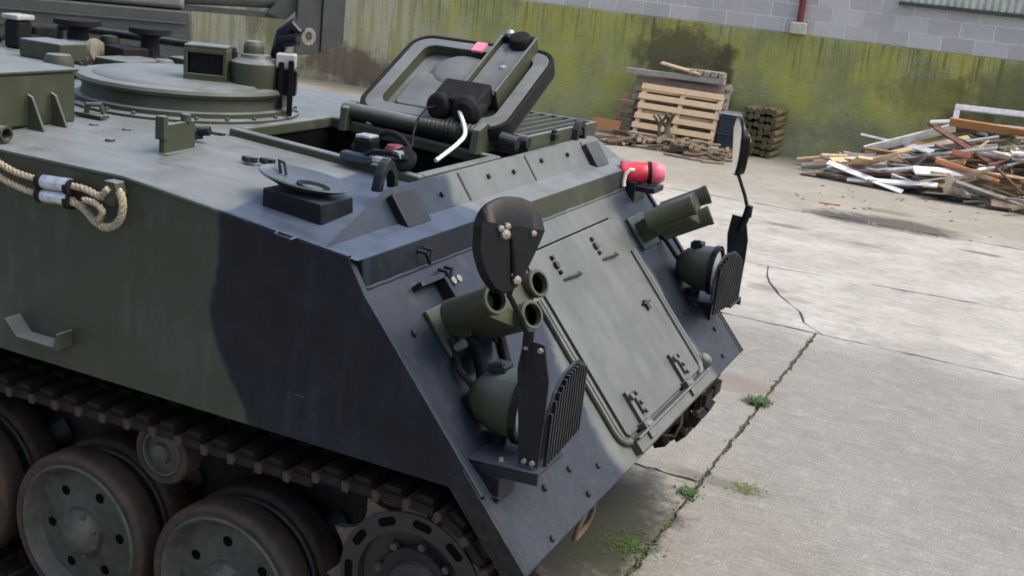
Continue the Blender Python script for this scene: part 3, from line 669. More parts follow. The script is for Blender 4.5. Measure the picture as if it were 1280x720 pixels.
for yy in (-.08, .38):
    m = MB()
    for q, r_ in ((.17, .010), (.205, .017), (.24, .009)): m.lathe([(0, .018), (r_, .016), (r_+.002, 0)], 8, MG @ Matrix.Translation((q, yy, .013)))
    m.tube([G(.275, yy+.0, .013), G(.275, yy+.02, .028), G(.285, yy+.15, .028), G(.275, yy+.17, .013)], .007, 8); m.build('catch', M_BLACK, door)
m = MB(); m.bx(.53, .58, .525, .56, .013, .03, MG); m.bx(.54, .55, .50, .585, .013, .034, MG); m.build('clip', M_BLACK, door, bevel=.003)
m = MB(); m.lathe([(0, .045), (.02, .042), (.036, .028), (.042, .0)], 18, MG @ Matrix.Translation((.94, .83, 0))); m.build('towing_boss', M_CAMO, AC)
for q in range(9):
    m = MB(); ss, yy = ((.885, -.82), (1.0, -.79), (.876, -1.03), (.95, -.62), (1.02, -1.15), (.70, .95), (.86, 1.2), (.99, 1.1), (.20, -1.25), (.35, .92), (1.02, -.98), (.60, -.62))[q]
    m.lathe([(0, .012), (.011, .010), (.014, 0)], 8, MG @ Matrix.Translation((ss, yy, 0))); m.build('bolt', M_BLACK, AC)
# small U cleats on the nose band and the upper glacis
for (P_, ry) in ((Vector((.006, -.99, 1.70)), 0), (G(.05, -.90, .0), 1)):
    m = MB(); q = [P_+Vector((0, -.022, .02)), P_+Vector((.03, -.022, .02)), P_+Vector((.035, .0, -.02)), P_+Vector((.03, .022, .02)), P_+Vector((0, .022, .02))]
    m.tube(q, .008, 8); m.build('cleat', M_BLACK, AC)
m = MB(); m.bx(.055, .075, -1.12, -.96, 0, .045, MG); m.bx(.075, .20, -.975, -.955, 0, .05, MG); m.bx(.055, .20, -.955, -.948, 0, .03, MG); m.build('cable_guard', M_BLACK, AC, bevel=.003)
m = MB()
for yy in (-.90, -.86): m = MB(); m.cyl(G(.095, yy, 0), G(.095, yy, .035), .014, 10); m.build('stud', 'worn_steel', AC)

# --- smoke dischargers
def discharger(sgn):
    t = obj('smoke_discharger', None, AC, Matrix.Translation(G(.2, sgn*.9, 0)))
    m = MB(); m.bx(.15, .33, *sorted((sgn*1.14, sgn*.90)), .0, .018, MG); m.bx(.19, .30, *sorted((sgn*1.08, sgn*.94)), .018, .14, MG); m.build('mount', M_GREEN, t, bevel=.006)
    el = R(27); cast = []
    for yy, s0, spl in ((1.16, .205, 24), (1.02, .30, 20), (.88, .215, 16)):
        b = G(s0, sgn*yy, .125); a = R(spl)*sgn
        dvec = Vector((math.cos(el)*math.cos(a), math.cos(el)*math.sin(a), math.sin(el)))
        T = frame(b, *(lambda z: (lambda x_: (x_, z.cross(x_), z))(z.orthogonal().normalized()))(dvec))
        m = MB(); m.lathe([(0, -.02), (.046, -.02), (.046, .20), (.049, .205), (.049, .222), (.046, .225), (.038, .225), (.037, .05), (0, .05)], 26, T)
        tb = m.build('tube', M_OLIVE, t)
        m = MB(); m.lathe([(0, .056), (.0365, .056), (.0365, .205)], 20, T); m.build('bore', 'dark_void', tb)
        cast += [T @ Vector((.040*math.cos(2*math.pi*q/14), .040*math.sin(2*math.pi*q/14), h)) for q in range(14) for h in (-.015, .165)]
    bmc = bmesh.new()
    for v in cast: bmc.verts.new(v)
    hh = bmesh.ops.convex_hull(bmc, input=bmc.verts[:]); bmesh.ops.delete(bmc, geom=[v for v in bmc.verts if not v.link_faces], context='VERTS')
    me = bpy.data.meshes.new('casting'); bmc.to_mesh(me); bmc.free(); me.materials.append(M_OLIVE)
    for p_ in me.polygons: p_.use_smooth = True
    me.set_sharp_from_angle(angle=R(30)); obj('casting', me, t)
    return t
discharger(-1); discharger(1)

# --- headlamps with shields, one each side
bl = MB(); bl.lathe([(0, .012), (.008, .010), (.010, 0)], 8); BOLT = bl.mesh('bolt', 'worn_steel')
def headlamp(sgn):
    y = sgn*1.16; t = obj('headlamp', None, AC, Matrix.Translation((.42, y, 1.2)))
    T = Matrix.Translation((.528, y, 1.325)) @ Matrix.Rotation(R(90), 4, 'Y')
    m = MB(); m.lathe([(0, -.195), (.045, -.188), (.085, -.15), (.112, -.08), (.118, -.01), (.122, 0), (.122, .018), (.108, .02)], 32, T); m.build('shell', M_GREEN, t)
    m = MB(); m.lathe([(0, .030), (.06, .024), (.107, .008)], 28, T); m.build('lens', 'glass_lens', t)
    m = MB(); m.lathe([(.118, -.004), (.127, -.004), (.127, .020), (.118, .02)], 32, T); m.build('bezel', 'black_plastic', t)
    m = MB(); m.bx(.40, .46, y-.04, y+.03, 1.425, 1.455); m.cyl((.41, y-.03, 1.45), (.45, y-.03, 1.46), .012, 8); m.build('clip', M_BLACK, t, bevel=.004)
    m = MB(); m.cyl((.44, y, 1.12), (.44, y, 1.215), .035, 14); m.build('stem', M_BLACK, t)
    # shelf carrying lamp and shield
    m = MB(); m.prism([(.29, sgn*1.36), (.66, sgn*1.31), (.66, sgn*1.10), (.50, sgn*1.05), (.36, sgn*1.10)], 1.165, 1.178, 'z')
    m.prism([(.29, sgn*1.36), (.66, sgn*1.31), (.66, sgn*1.30), (.29, sgn*1.35)], 1.135, 1.165, 'z'); m.build('shelf', M_BLACK, t, bevel=.003)
    m = MB(); m.bx(.42, .54, *sorted((sgn*1.33, sgn*1.20)), 1.03, 1.135); m.bx(.41, .55, *sorted((sgn*1.335, sgn*1.19)), 1.02, 1.032); m.bx(.41, .55, *sorted((sgn*1.337, sgn*1.33)), 1.06, 1.07); m.build('socket_box', M_BLACK, t, bevel=.005)
    # shield: side cheek and ribbed front plate
    ys = sgn*1.285
    m = MB(); m.prism([(.580, 1.185), (.540, 1.50), (.550, 1.60), (.622, 1.595), (.650, 1.48), (.652, 1.38), (.648, 1.185)], ys-.006, ys+.006, 'y'); sh = m.build('shield', M_BLACK, t, bevel=.003)
    F0 = frame((.645, sgn*1.27, 1.18), (-.08, -sgn*.997, 0), (0, 0, 1), (.997, -.08*sgn, 0))
    out = [(.006, .025), (.012, .17), (.07, .235), (.16, .275), (.30, .280), (.385, .245), (.425, .16), (.415, .07), (.36, .03)]
    m = MB()
    vs = [F0 @ Vector((u, v, z)) for z in (-.006, .004) for u, v in out]; n = len(out)
    m.add(vs, [tuple(range(n))[::-1], tuple(range(n, 2*n))]+[(i, (i+1) % n, n+(i+1) % n, n+i) for i in range(n)])
    m.build('front_plate', M_BLACK, t, bevel=.002)
    def top(u):
        for (a, b), (c, d_) in zip(out[1:5], out[2:6]):
            if a <= u <= c: return b+(d_-b)*(u-a)/(c-a)
        return .26
    for k in range(13):
        u = .03+k*.0295
        m = MB(); m.add([F0 @ Vector((u+a, v, z)) for z in (.004, .016) for a, v in ((-.006, -.005), (.006, -.005), (.006, top(u)-.012), (-.006, top(u)-.012))], [(0, 3, 2, 1), (4, 5, 6, 7), (0, 1, 5, 4), (2, 3, 7, 6), (0, 4, 7, 3), (1, 2, 6, 5)]); m.build('rib', M_BLACK, t)
    for q in ((.565, 1.575), (.612, 1.575), (.60, 1.20), (.628, 1.20)): obj('bolt', BOLT, t, Matrix.Translation((q[0], ys+sgn*.006, q[1])) @ Matrix.Rotation(R(-90*sgn), 4, 'X'))
    for q in ((.33, 1.345), (.52, 1.32), (.62, 1.30)): obj('bolt', BOLT, t, Matrix.Translation((q[0], sgn*q[1]-sgn*.03, 1.178)))
    # cable from the lamp
    m = MB(); m.tube([(.34, y, 1.34), (.28, y+.01*sgn, 1.40), (.25, y+.03, 1.42), (.20, y+.05, 1.44)], .012, 8); m.build('lamp_cable', 'rubber', t)
    return t
headlamp(-1); headlamp(1)
# hose clamps and junction beside the near lamp
m = MB(); m.tube([G(.30, -1.03, .05), G(.36, -1.06, .09), G(.43, -1.10, .09), G(.50, -1.14, .05)], [.03, .045, .045, .03], 12); m.build('horn', M_BLACK, AC)
m = MB(); m.bx(.27, .33, -1.12, -1.05, 0, .04, MG); m.build('horn_bracket', M_BLACK, AC, bevel=.004)
m = MB(); m.bx(.46, .52, -1.2, -1.10, 0, .035, MG); m.build('horn_bracket', M_BLACK, AC, bevel=.004)
m = MB(); m.bx(.33, .42, -.99, -.97, 0, .11, MG); m.build('horn_bracket', M_BLACK, AC, bevel=.004)
m = MB(); m.tube([G(.28, -.95, .06), G(.36, -.97, .12), G(.44, -1.02, .12), G(.52, -1.06, .07)], .016, 8); m.build('lamp_conduit', 'rubber', AC)
m = MB(); m.cyl(G(.31, -1.11, .03), G(.31, -1.11, .07), .016, 8); m.build('terminal', 'worn_steel', AC)
m = MB(); m.cyl(G(.50, -1.17, .03), G(.50, -1.17, .06), .018, 8); m.build('terminal', 'worn_steel', AC)

# --- mirrors on stalks
def mirror(sgn, c, nrm, roll=0, stem0=None):
    t = obj('mirror', None, AC, Matrix.Translation(stem0))
    z = Vector(nrm).normalized(); x_ = Vector((0, 0, 1)).cross(z).normalized(); yv = z.cross(x_)
    cr, sr = math.cos(roll), math.sin(roll)
    M = frame(c, cr*x_+sr*yv, -sr*x_+cr*yv, z)
    o2 = [(-.115, .055), (-.095, .105), (-.04, .14), (.03, .147), (.07, .135), (.11, .085), (.112, .055), (.05, -.115), (.015, -.148), (-.03, -.145), (-.075, -.10), (-.108, -.03)]
    for _ in range(2):
        o2 = [q_ for i_ in range(len(o2)) for q_ in ((o2[i_][0]*.8+o2[(i_+1) % len(o2)][0]*.2, o2[i_][1]*.8+o2[(i_+1) % len(o2)][1]*.2), (o2[i_][0]*.2+o2[(i_+1) % len(o2)][0]*.8, o2[i_][1]*.2+o2[(i_+1) % len(o2)][1]*.8))]
    n = len(o2)
    def lev(sx, zz, off=(0, 0)): return [(p[0]*sx+off[0], p[1]*sx+off[1], zz) for p in o2]
    flat = [(p[0]*.93, min(p[1], .062)*.95, .046) for p in o2]
    vs = lev(1, 0)+lev(1.02, .010)+lev(1.0, .018)+flat; fs = []
    for l in range(3):
        for i in range(n): j = (i+1) % n; fs.append((l*n+i, l*n+j, (l+1)*n+j, (l+1)*n+i))
    fs += [tuple(range(n))[::-1], tuple(range(3*n, 4*n))]
    m = MB(); m.add(vs, fs, M); m.build('shell', 'black_plastic', t, bevel=.002, angle=22)
    m = MB(); m.add(lev(.93, -.003)+lev(.93, .004), [tuple(range(n))[::-1], tuple(range(n, 2*n))]+[(i, (i+1) % n, n+(i+1) % n, n+i) for i in range(n)], M); m.build('glass', 'mirror_glass', t)
    for q in ((-.03, .03, .018), (-.045, .045, .012), (-.025, .055, .012), (.065, .045, .011), (.028, -.10, .016), (.018, -.085, .011)): obj('screw', BOLT, t, M @ Matrix.Translation((q[0], q[1], .044)) @ Matrix.Scale(q[2]/.010, 4))
    b = M @ Vector((.02, -.12, .03)); s0 = Vector(stem0); m = MB()
    m.tube([M @ Vector((0, .02, .046)), M @ Vector((.02, -.09, .05)), b+Vector((0, 0, -.03)), s0.lerp(b, .4), s0], .0095, 10); m.build('stalk', 'black_plastic', t)
    m = MB(); m.cyl(s0+Vector((0, 0, -.02)), s0+Vector((0, 0, .03)), .018, 12); m.build('collar', 'black_plastic', t)
mirror(-1, (.475, -1.335, 1.893), (.75, -.62, .22), R(-8), (.565, -1.285, 1.60))
mirror(1, (.515, 1.285, 1.945), (.90, .40, .06), R(0), (.63, 1.285, 1.62))
m = MB(); m.tube([(.60, 1.285, 1.52), (.62, 1.285, 1.60), (.63, 1.285, 1.66)], .020, 12); m.build('mirror_socket', 'black_plastic', AC)
m = MB(); m.tube([(.57, -1.285, 1.50), (.566, -1.285, 1.62)], .016, 12); m.build('mirror_socket', 'black_plastic', AC)

# --- step bracket on the side
m = MB(); m.prism([(-1.46, 1.25), (-1.40, 1.185), (-1.19, 1.185), (-1.19, 1.25), (-1.20, 1.25), (-1.21, 1.197), (-1.395, 1.197), (-1.45, 1.255)], -1.401, -1.475, 'y'); m.build('step_bracket', M_GREEN, AC, bevel=.003)
# towing eye below the nose
m = MB(); m.tube([Vector((.60, -.60, .80))+Vector((-.06*math.cos(a)*.3, -.075*math.sin(a), .02-.20*abs(math.cos(a*.5)))) for a in [i*math.pi/8-math.pi for i in range(17)]], .010, 8); m.build('cable_loop', 'bark', AC)
m = MB(); m.tube([(.655, .42, .86), (.66, .44, .76), (.63, .47, .68), (.58, .47, .67)], .007, 8); m.build('drain_wire', 'bark', AC)

# --- running gear, both sides
WX = [-.495-.705*i for i in range(5)]; WZ, WR = .395, .33
SPR = (.27, .665, .285); IDL = (-4.0, .62, .25)
def hull2(pts):
    pts = sorted(set(pts)); 
    def half(ps):
        h = []
        for p in ps:
            while len(h) > 1 and (h[-1][0]-h[-2][0])*(p[1]-h[-2][1])-(h[-1][1]-h[-2][1])*(p[0]-h[-2][0]) <= 0: h.pop()
            h.append(p)
        return h[:-1]
    return half(pts)+half(pts[::-1])
cl = []
for (cx, cz, rr) in [(SPR[0], SPR[1], SPR[2]+.03), (IDL[0], IDL[1], IDL[2]+.03)]+[(x, WZ, WR+.03) for x in WX]:
    cl += [(round(cx+rr*math.cos(2*math.pi*i/72), 4), round(cz+rr*math.sin(2*math.pi*i/72), 4)) for i in range(72)]
path = hull2(cl)
seg = [(path[i], path[(i+1) % len(path)]) for i in range(len(path))]
tot = sum(math.dist(a, b) for a, b in seg); NL = int(round(tot/.118)); pitch = tot/NL
def path_at(s):
    s %= tot
    for a, b in seg:
        l = math.dist(a, b)
        if s <= l: t_ = s/l; return (a[0]+(b[0]-a[0])*t_, a[1]+(b[1]-a[1])*t_)
        s -= l
    return path[0]
lk = MB()                                            # one link: x along the run, y across, z outwards
lk.bx(-.044, .044, -.165, .165, -.020, .012); lk.bx(-.032, .032, -.150, -.02, .012, .034); lk.bx(-.032, .032, .02, .150, .012, .034)
lk.prism([(-.026, -.02), (.026, -.02), (.008, -.075), (-.008, -.075)], -.012, .012, 'y')
link_me = lk.mesh('track_link', 'track_steel')
pn = MB(); pn.cyl((.052, -.172, -.004), (.052, .172, -.004), .017, 8)
for s_ in (-1, 1): pn.bx(.040, .064, *sorted((s_*.168, s_*.178)), -.022, .014)
pin_me = pn.mesh('track_pin', 'pin_steel')
def wheel_meshes():
    ty = MB(); ty.lathe([(.288, .0), (.310, -.004), (.325, .006), (.330, .018), (.330, .102), (.325, .114), (.31, .12), (.288, .118)], 48)
    rm = MB(); rm.lathe([(.288, .118), (.288, .002), (.278, -.006), (.268, .002), (.258, .03), (.235, .05), (.13, .048), (.105, .035), (.10, .012), (.085, .0), (.075, -.012), (.05, -.03), (.025, -.035), (0, -.036)], 48)
    hb = MB(); hb.lathe([(0, -.006), (.012, -.004), (.014, .01)], 6)
    ho = MB(); ho.lathe([(0, 0.0), (.021, .0)], 12)
    return ty.mesh('tyre', 'tyre_rust'), rm.mesh('rim', 'wheel_paint'), hb.mesh('wheel_nut', 'wheel_paint'), ho.mesh('drain_hole', 'dark_void')
TY, RM, NU, HO = wheel_meshes()
def sprocket_meshes():
    m = MB(); N = 11; prof = []
    for k in range(N*6):
        a = 2*math.pi*k/(N*6); ph = k % 6
        r_ = {0: .305, 1: .268, 2: .250, 3: .245, 4: .250, 5: .268}[ph]; prof.append((r_*math.cos(a), r_*math.sin(a)))
    inner = [(.19*math.cos(2*math.pi*k/(N*6)), .19*math.sin(2*math.pi*k/(N*6))) for k in range(N*6)]
    ring(m, prof, inner, .0, .03, Matrix.Identity(4)); t1 = m.mesh('tooth_ring', 'tooth_steel')
    m = MB(); ring(m, [(.248*math.cos(2*math.pi*k/66), .248*math.sin(2*math.pi*k/66)) for k in range(66)], [(.185*math.cos(2*math.pi*k/66), .185*math.sin(2*math.pi*k/66)) for k in range(66)], -.006, -.001, Matrix.Identity(4))
    m.lathe([(.186, .0), (.182, .03), (.10, .055), (.085, .02), (.075, .0), (.05, -.01), (0, -.012)], 36)
    t2 = m.mesh('disc', 'sprocket_paint')
    m = MB()
    m.prism(rrect(-.032, .032, -.014, .014, .012, 3), -.0075, -.0068, 'z')
    t3 = m.mesh('slot', 'dark_void')
    m = MB()
    m.lathe([(0, .0), (.013, .002), (.015, .02)], 6)
    t4 = m.mesh('hub_bolt', 'wheel_paint')
    return t1, t2, t3, t4
TR, DI, SL, HB = sprocket_meshes()
rl = MB(); rl.lathe([(0, -.01), (.03, -.008), (.035, .01), (.062, .015), (.066, .0), (.075, .0), (.078, .02)], 28); ROLD = rl.mesh('roller_disc', 'wheel_paint')
rl = MB(); rl.lathe([(.078, .0), (.10, .004), (.104, .015), (.104, .085), (.078, .09)], 28); ROLT = rl.mesh('roller_tyre', 'tyre_rust')
def face_side(s_, x, y, z, rot=0):
    """local z points towards the vehicle's middle; local -z is the outer face"""
    return Matrix.Translation((x, y, z)) @ Matrix.Rotation(R(-90*s_) if s_ < 0 else R(90), 4, 'X') @ Matrix.Rotation(rot, 4, 'Z')
for s_ in (-1, 1):
    def FS(x, y, z, rot=0):
        ez = Vector((0, -s_, 0)); ex = Vector((1, 0, 0)); M = frame((x, y, z), ex, ez.cross(ex), ez); return M @ Matrix.Rotation(rot, 4, 'Z')
    tr = obj('track', None, AC, Matrix.Translation((-1.9, s_*1.215, 0)))
    for k in range(NL):
        a = path_at(k*pitch-.01); b = path_at(k*pitch+.01); c = path_at(k*pitch)
        dx, dz_ = b[0]-a[0], b[1]-a[1]; l = math.hypot(dx, dz_); ex = Vector((dx/l, 0, dz_/l)); ez = Vector((dz_/l, 0, -dx/l))
        sag = 0
        if c[1] > .85 and -3.6 < c[0] < -.15: sag = -.012-.018*abs(math.sin((c[0]+.83)/1.35*math.pi))
        M = frame((c[0], s_*1.215, c[1]+sag), ex, ez.cross(ex), ez)
        li = obj('track_link', link_me, tr, M); obj('track_pin', pin_me, tr, M)
    for x in WX:
        for row, yo in ((0, 1.375), (1, 1.185)):
            if row and s_ > 0: continue
            M = FS(x, s_*yo, WZ, random.uniform(0, 6))
            wh = obj('road_wheel', RM, AC, M); obj('tyre', TY, wh, M)
            if row == 0 and s_ < 0:
                for k in range(8): obj('wheel_nut', NU, wh, M @ Matrix.Rotation(2*math.pi*k/8, 4, 'Z') @ Matrix.Translation((.088, 0, 0)))
                for k in range(6): obj('drain_hole', HO, wh, M @ Matrix.Rotation(2*math.pi*(k+.3)/6, 4, 'Z') @ Matrix.Translation((.175, 0, .0465)))
    for row, yo in ((0, 1.36), (1, 1.10)):
        M = FS(SPR[0], s_*yo, SPR[1], .12) @ Matrix.Diagonal((1.1, 1.1, 1, 1)); spk = obj('drive_sprocket', DI, AC, M); obj('tooth_ring', TR, spk, M)
        if row == 0 and s_ < 0:
            for k in range(11): obj('slot', SL, spk, M @ Matrix.Rotation(2*math.pi*(k+.5)/11, 4, 'Z') @ Matrix.Translation((0, .218, 0)))
            for k in range(8): obj('hub_bolt', HB, spk, M @ Matrix.Rotation(2*math.pi*k/8, 4, 'Z') @ Matrix.Translation((.13, 0, .02)))
    M = FS(IDL[0], s_*1.33, IDL[1]); idl = obj('idler_wheel', RM, AC, M @ Matrix.Scale(.74, 4))
    for x in (-.83, -2.25):
        M = FS(x, s_*1.33, .83) @ Matrix.Diagonal((1.2, 1.2, 1, 1)); rr = obj('return_roller', ROLD, AC, M); obj('roller_tyre', ROLT, rr, M)
        m = MB(); m.cyl((x, s_*1.25, .845), (x, s_*.96, .845), .04, 12); m.build('roller_axle', M_DARK, AC)
    for x in WX:
        m = MB(); m.tube([(x, s_*1.34, WZ), (x, s_*1.03, WZ), (x+.22, s_*1.0, .56), (x+.25, s_*.96, .58)], [.05, .05, .055, .06], 10); m.build('suspension_arm', M_DARK, AC)
    m = MB(); m.cyl((SPR[0], s_*1.34, SPR[1]), (SPR[0], s_*.95, SPR[1]), .13, 24); m.build('final_drive', M_DARK, AC)
    m = MB(); m.prism([(-.12, 1.08), (-.02, 1.08), (-.03, .95), (-.07, .92), (-.11, .95)], s_*1.18, s_*.97, 'y'); m.build('bump_stop', M_GREEN, AC, bevel=.01)

# ================================================================== LOOSE THINGS ON THE VEHICLE
# fire extinguisher strapped at the far end of the nose band
fe_ = thing('fire_extinguisher', 'red fire extinguisher strapped on the far corner of the vehicle nose', 'fire extinguisher', (.05, 1.2, 1.70))
ea, eb = Vector((-.03, 1.15, 1.735)), Vector((.215, 1.26, 1.755)); EM = along(ea, eb) @ Matrix.Rotation(R(90), 4, 'Y') @ Matrix.Diagonal((.92, .92, .86, 1))
m = MB(); m.lathe([(0, .0), (.055, .0), (.064, .008), (.064, .022), (.052, .032), (.056, .05), (.060, .09), (.058, .13), (.060, .155), (.050, .17), (.0, .171)], 26, EM)
m.v = [tuple(Vector(v)+Vector((math.sin(v[1]*90+v[2]*70), math.sin(v[0]*80+v[2]*95), math.sin(v[0]*75+v[1]*85)))*.0028) for v in m.v]; m.build('cylinder', 'red_paint', fe_)
m = MB(); m.lathe([(0, .172), (.050, .173), (.062, .188), (.064, .215), (.058, .24), (.040, .264), (0, .270)], 26, EM); m.build('head_cover', 'red_cap', fe_)
m = MB(); m.lathe([(.0605, .165), (.064, .166), (.064, .184), (.0605, .185)], 26, EM); m.build('strap', 'rubber', fe_)
m = MB(); m.tube([ea+Vector((.09, -.045, .03)), ea+Vector((.07, -.055, .03)), ea+Vector((.055, -.066, .01)), ea+Vector((.05, -.072, -.03)), ea+Vector((.055, -.074, -.055))], .010, 8); m.build('pull_tab', 'white_plastic', fe_)
m = MB(); m.bx(.0, .17, 1.13, 1.29, 1.655, 1.685); m.bx(.03, .07, 1.12, 1.30, 1.56, 1.70); m.build('extinguisher_bracket', M_BLACK, AC, bevel=.005)

# tow rope hung along the near side
rope = thing('tow_rope', 'pale tow rope with a looped end hung along the vehicle side', 'rope', (-1.2, -1.43, 1.76))
def laid(mb, pts, r, turn=.06):
    pts = [Vector(p) for p in pts]; fine_ = []
    for i in range(len(pts)-1):
        p0, p1, p2, p3 = pts[max(i-1, 0)], pts[i], pts[i+1], pts[min(i+2, len(pts)-1)]; k_ = max(3, int((p2-p1).length/.008))
        for q in range(k_):
            t_ = q/k_; fine_.append(.5*((2*p1)+(p2-p0)*t_+(2*p0-5*p1+4*p2-p3)*t_*t_+(3*p1-p0-3*p2+p3)*t_**3))
    fine_.append(pts[-1])
    for st_ in range(3):
        out = []; ln = 0; nr = None
        for i, p in enumerate(fine_):
            tg = (fine_[min(i+1, len(fine_)-1)]-fine_[max(i-1, 0)]).normalized()
            nr = Vector((0, 1, 0)) if nr is None else nr
            nr = (nr-tg*nr.dot(tg)).normalized(); bn = tg.cross(nr)
            if i: ln += (p-fine_[i-1]).length
            a_ = 2*math.pi*(ln/turn+st_/3); out.append(p+(nr*math.cos(a_)+bn*math.sin(a_))*r*.44)
        mb.tube(out, r*.60, 6)
m = MB(); laid(m, [(-2.4, -1.435, 1.95), (-1.9, -1.435, 1.90), (-1.62, -1.435, 1.855), (-1.44, -1.435, 1.805), (-1.28, -1.435, 1.795), (-1.15, -1.435, 1.80)], .0125); m.build('strand', 'rope', rope)
m = MB(); laid(m, [(-2.4, -1.44, 1.91), (-1.9, -1.44, 1.865), (-1.62, -1.44, 1.81), (-1.44, -1.44, 1.757), (-1.28, -1.44, 1.742), (-1.15, -1.44, 1.752)], .0125); m.build('strand', 'rope', rope)
lp = [(-1.17, -1.437, 1.80), (-1.10, -1.437, 1.80), (-1.02, -1.44, 1.785), (-1.0, -1.455, 1.80), (-.97, -1.46, 1.825)]
m = MB(); laid(m, lp, .013); m.build('strand', 'rope', rope)
lp = [(-1.17, -1.44, 1.745), (-1.11, -1.44, 1.735), (-1.04, -1.445, 1.695), (-.985, -1.45, 1.685), (-.93, -1.455, 1.715), (-.905, -1.46, 1.765), (-.91, -1.46, 1.81), (-.925, -1.455, 1.825)]
m = MB(); laid(m, lp, .0145); m.build('loop', 'rope', rope)
m = MB(); laid(m, [(-1.09, -1.45, 1.765), (-1.03, -1.46, 1.765), (-.99, -1.465, 1.745), (-1.01, -1.46, 1.71)], .012); m.build('strand', 'rope', rope)
for z0 in (1.798, 1.748):
    m = MB(); m.cyl((-1.295, -1.438, z0-.006), (-1.165, -1.438, z0+.002), .026, 16); m.build('ferrule', 'galvanised', rope)
    for xx in (-1.30, -1.165): 
        m = MB(); m.cyl((xx-.012, -1.438, z0-.006), (xx+.012, -1.438, z0-.004), .0285, 16); m.build('ferrule_band', 'rubber', rope)
m = MB(); m.prism([(-1.0, 1.77), (-.955, 1.76), (-.935, 1.81), (-.95, 1.85), (-1.0, 1.85)], -1.401, -1.452, 'y'); m.build('rope_hook', M_GREEN, AC, bevel=.005)

# crew gear lying in the hatch
hd = thing('crew_headset', 'black crew headset with silver fittings lying over the hatch edge', 'headset', (-.50, -.36, 1.87))
HX, HY, HZ = -.50, -.42, 1.88
m = MB(); m.tube([(HX+.1*math.cos(R(a)), HY+.03, HZ+.02+.1*math.sin(R(a))) for a in range(0, 181, 20)], .012, 8); m.build('headband', 'rubber', hd)
for q in (-.1, .1):
    m = MB(); m.lathe([(0, .0), (.04, .0), (.05, .015), (.05, .04), (.03, .05), (0, .05)], 16, Matrix.Translation((HX+q, HY, HZ+.02)) @ Matrix.Rotation(R(40+q*200), 4, 'X')); m.build('ear_cup', 'rubber', hd)
m = MB(); m.bx(HX-.12, HX-.04, HY-.06, HY+.02, HZ, HZ+.09); m.build('control_box', 'black_plastic', hd, bevel=.008)
m = MB(); m.bx(HX-.115, HX-.045, HY-.055, HY+.015, HZ+.092, HZ+.104); m.build('fitting', 'galvanised', hd, bevel=.003)
m = MB(); m.cyl((HX+.07, HY-.06, HZ+.05), (HX+.11, HY-.06, HZ+.055), .018, 10); m.build('fitting', 'galvanised', hd)
m = MB(); m.bx(HX-.02, HX+.05, HY-.08, HY-.04, HZ+.01, HZ+.03); m.build('fitting', 'galvanised', hd, bevel=.003)
m = MB(); m.tube([(HX-.08, HY-.06, HZ+.02), (HX, HY-.1, HZ+.055), (HX+.08, HY-.09, HZ+.06), (HX+.14, HY-.02, HZ+.03)], .012, 8); m.build('lead', 'black_plastic', hd)
m = MB(); m.bx(HX-.16, HX-.02, HY-.10, HY-.05, HZ-.005, HZ+.035); m.build('pouch', 'blue_black_plastic', hd, bevel=.012)
rd = thing('red_valve', 'dark red valve fitting inside the open driver hatch', 'valve', (-.62, -.10, 1.78))
m = MB(); m.lathe([(0, .05), (.035, .045), (.05, .02), (.05, -.02), (.03, -.10), (.0, -.10)], 14, Matrix.Translation((-.62, -.14, 1.86))); m.build('body', 'red_pipe', rd)
m = MB(); m.bx(-.70, -.56, -.22, -.12, 1.70, 1.80); m.build('base', 'rubber', rd, bevel=.01)
wc = thing('white_cable', 'white corrugated cable running from the hatch lid periscope to the deck', 'cable', (-.35, .1, 1.85))
cp = [Vector(p) for p in ((-.62, .37, 2.085), (-.590, .325, 2.075), (-.540, .28, 2.03), (-.485, .23, 1.978), (-.452, .175, 1.945), (-.449, .11, 1.915), (-.460, .03, 1.880), (-.470, -.05, 1.850))]
fine = []
for i in range(len(cp)-1):
    p0, p1, p2, p3 = cp[max(i-1, 0)], cp[i], cp[i+1], cp[min(i+2, len(cp)-1)]
    for k in range(8):
        t_ = k/8; fine.append(.5*((2*p1)+(p2-p0)*t_+(2*p0-5*p1+4*p2-p3)*t_*t_+(3*p1-p0-3*p2+p3)*t_**3))
m = MB(); m.tube(fine, [.0105 if k % 2 else .0085 for k in range(len(fine))], 10); m.build('sleeve', 'white_plastic', wc)
bc = thing('black_lead', 'thin black lead hanging from hatch lid with small white plug', 'cable', (-.55, -.12, 1.84))
m = MB(); m.tube([(-.66, .31, 2.04), (-.69, .24, 2.03), (-.70, .18, 1.98), (-.66, .08, 1.93), (-.60, -.03, 1.90), (-.57, -.12, 1.865)], .005, 6); m.build('lead', 'rubber', bc)
m = MB(); m.lathe([(0, .02), (.014, .018), (.018, .008), (.018, -.008), (0, -.012)], 12, Matrix.Translation((-.55, -.14, 1.862))); m.build('plug', 'white_plastic', bc)

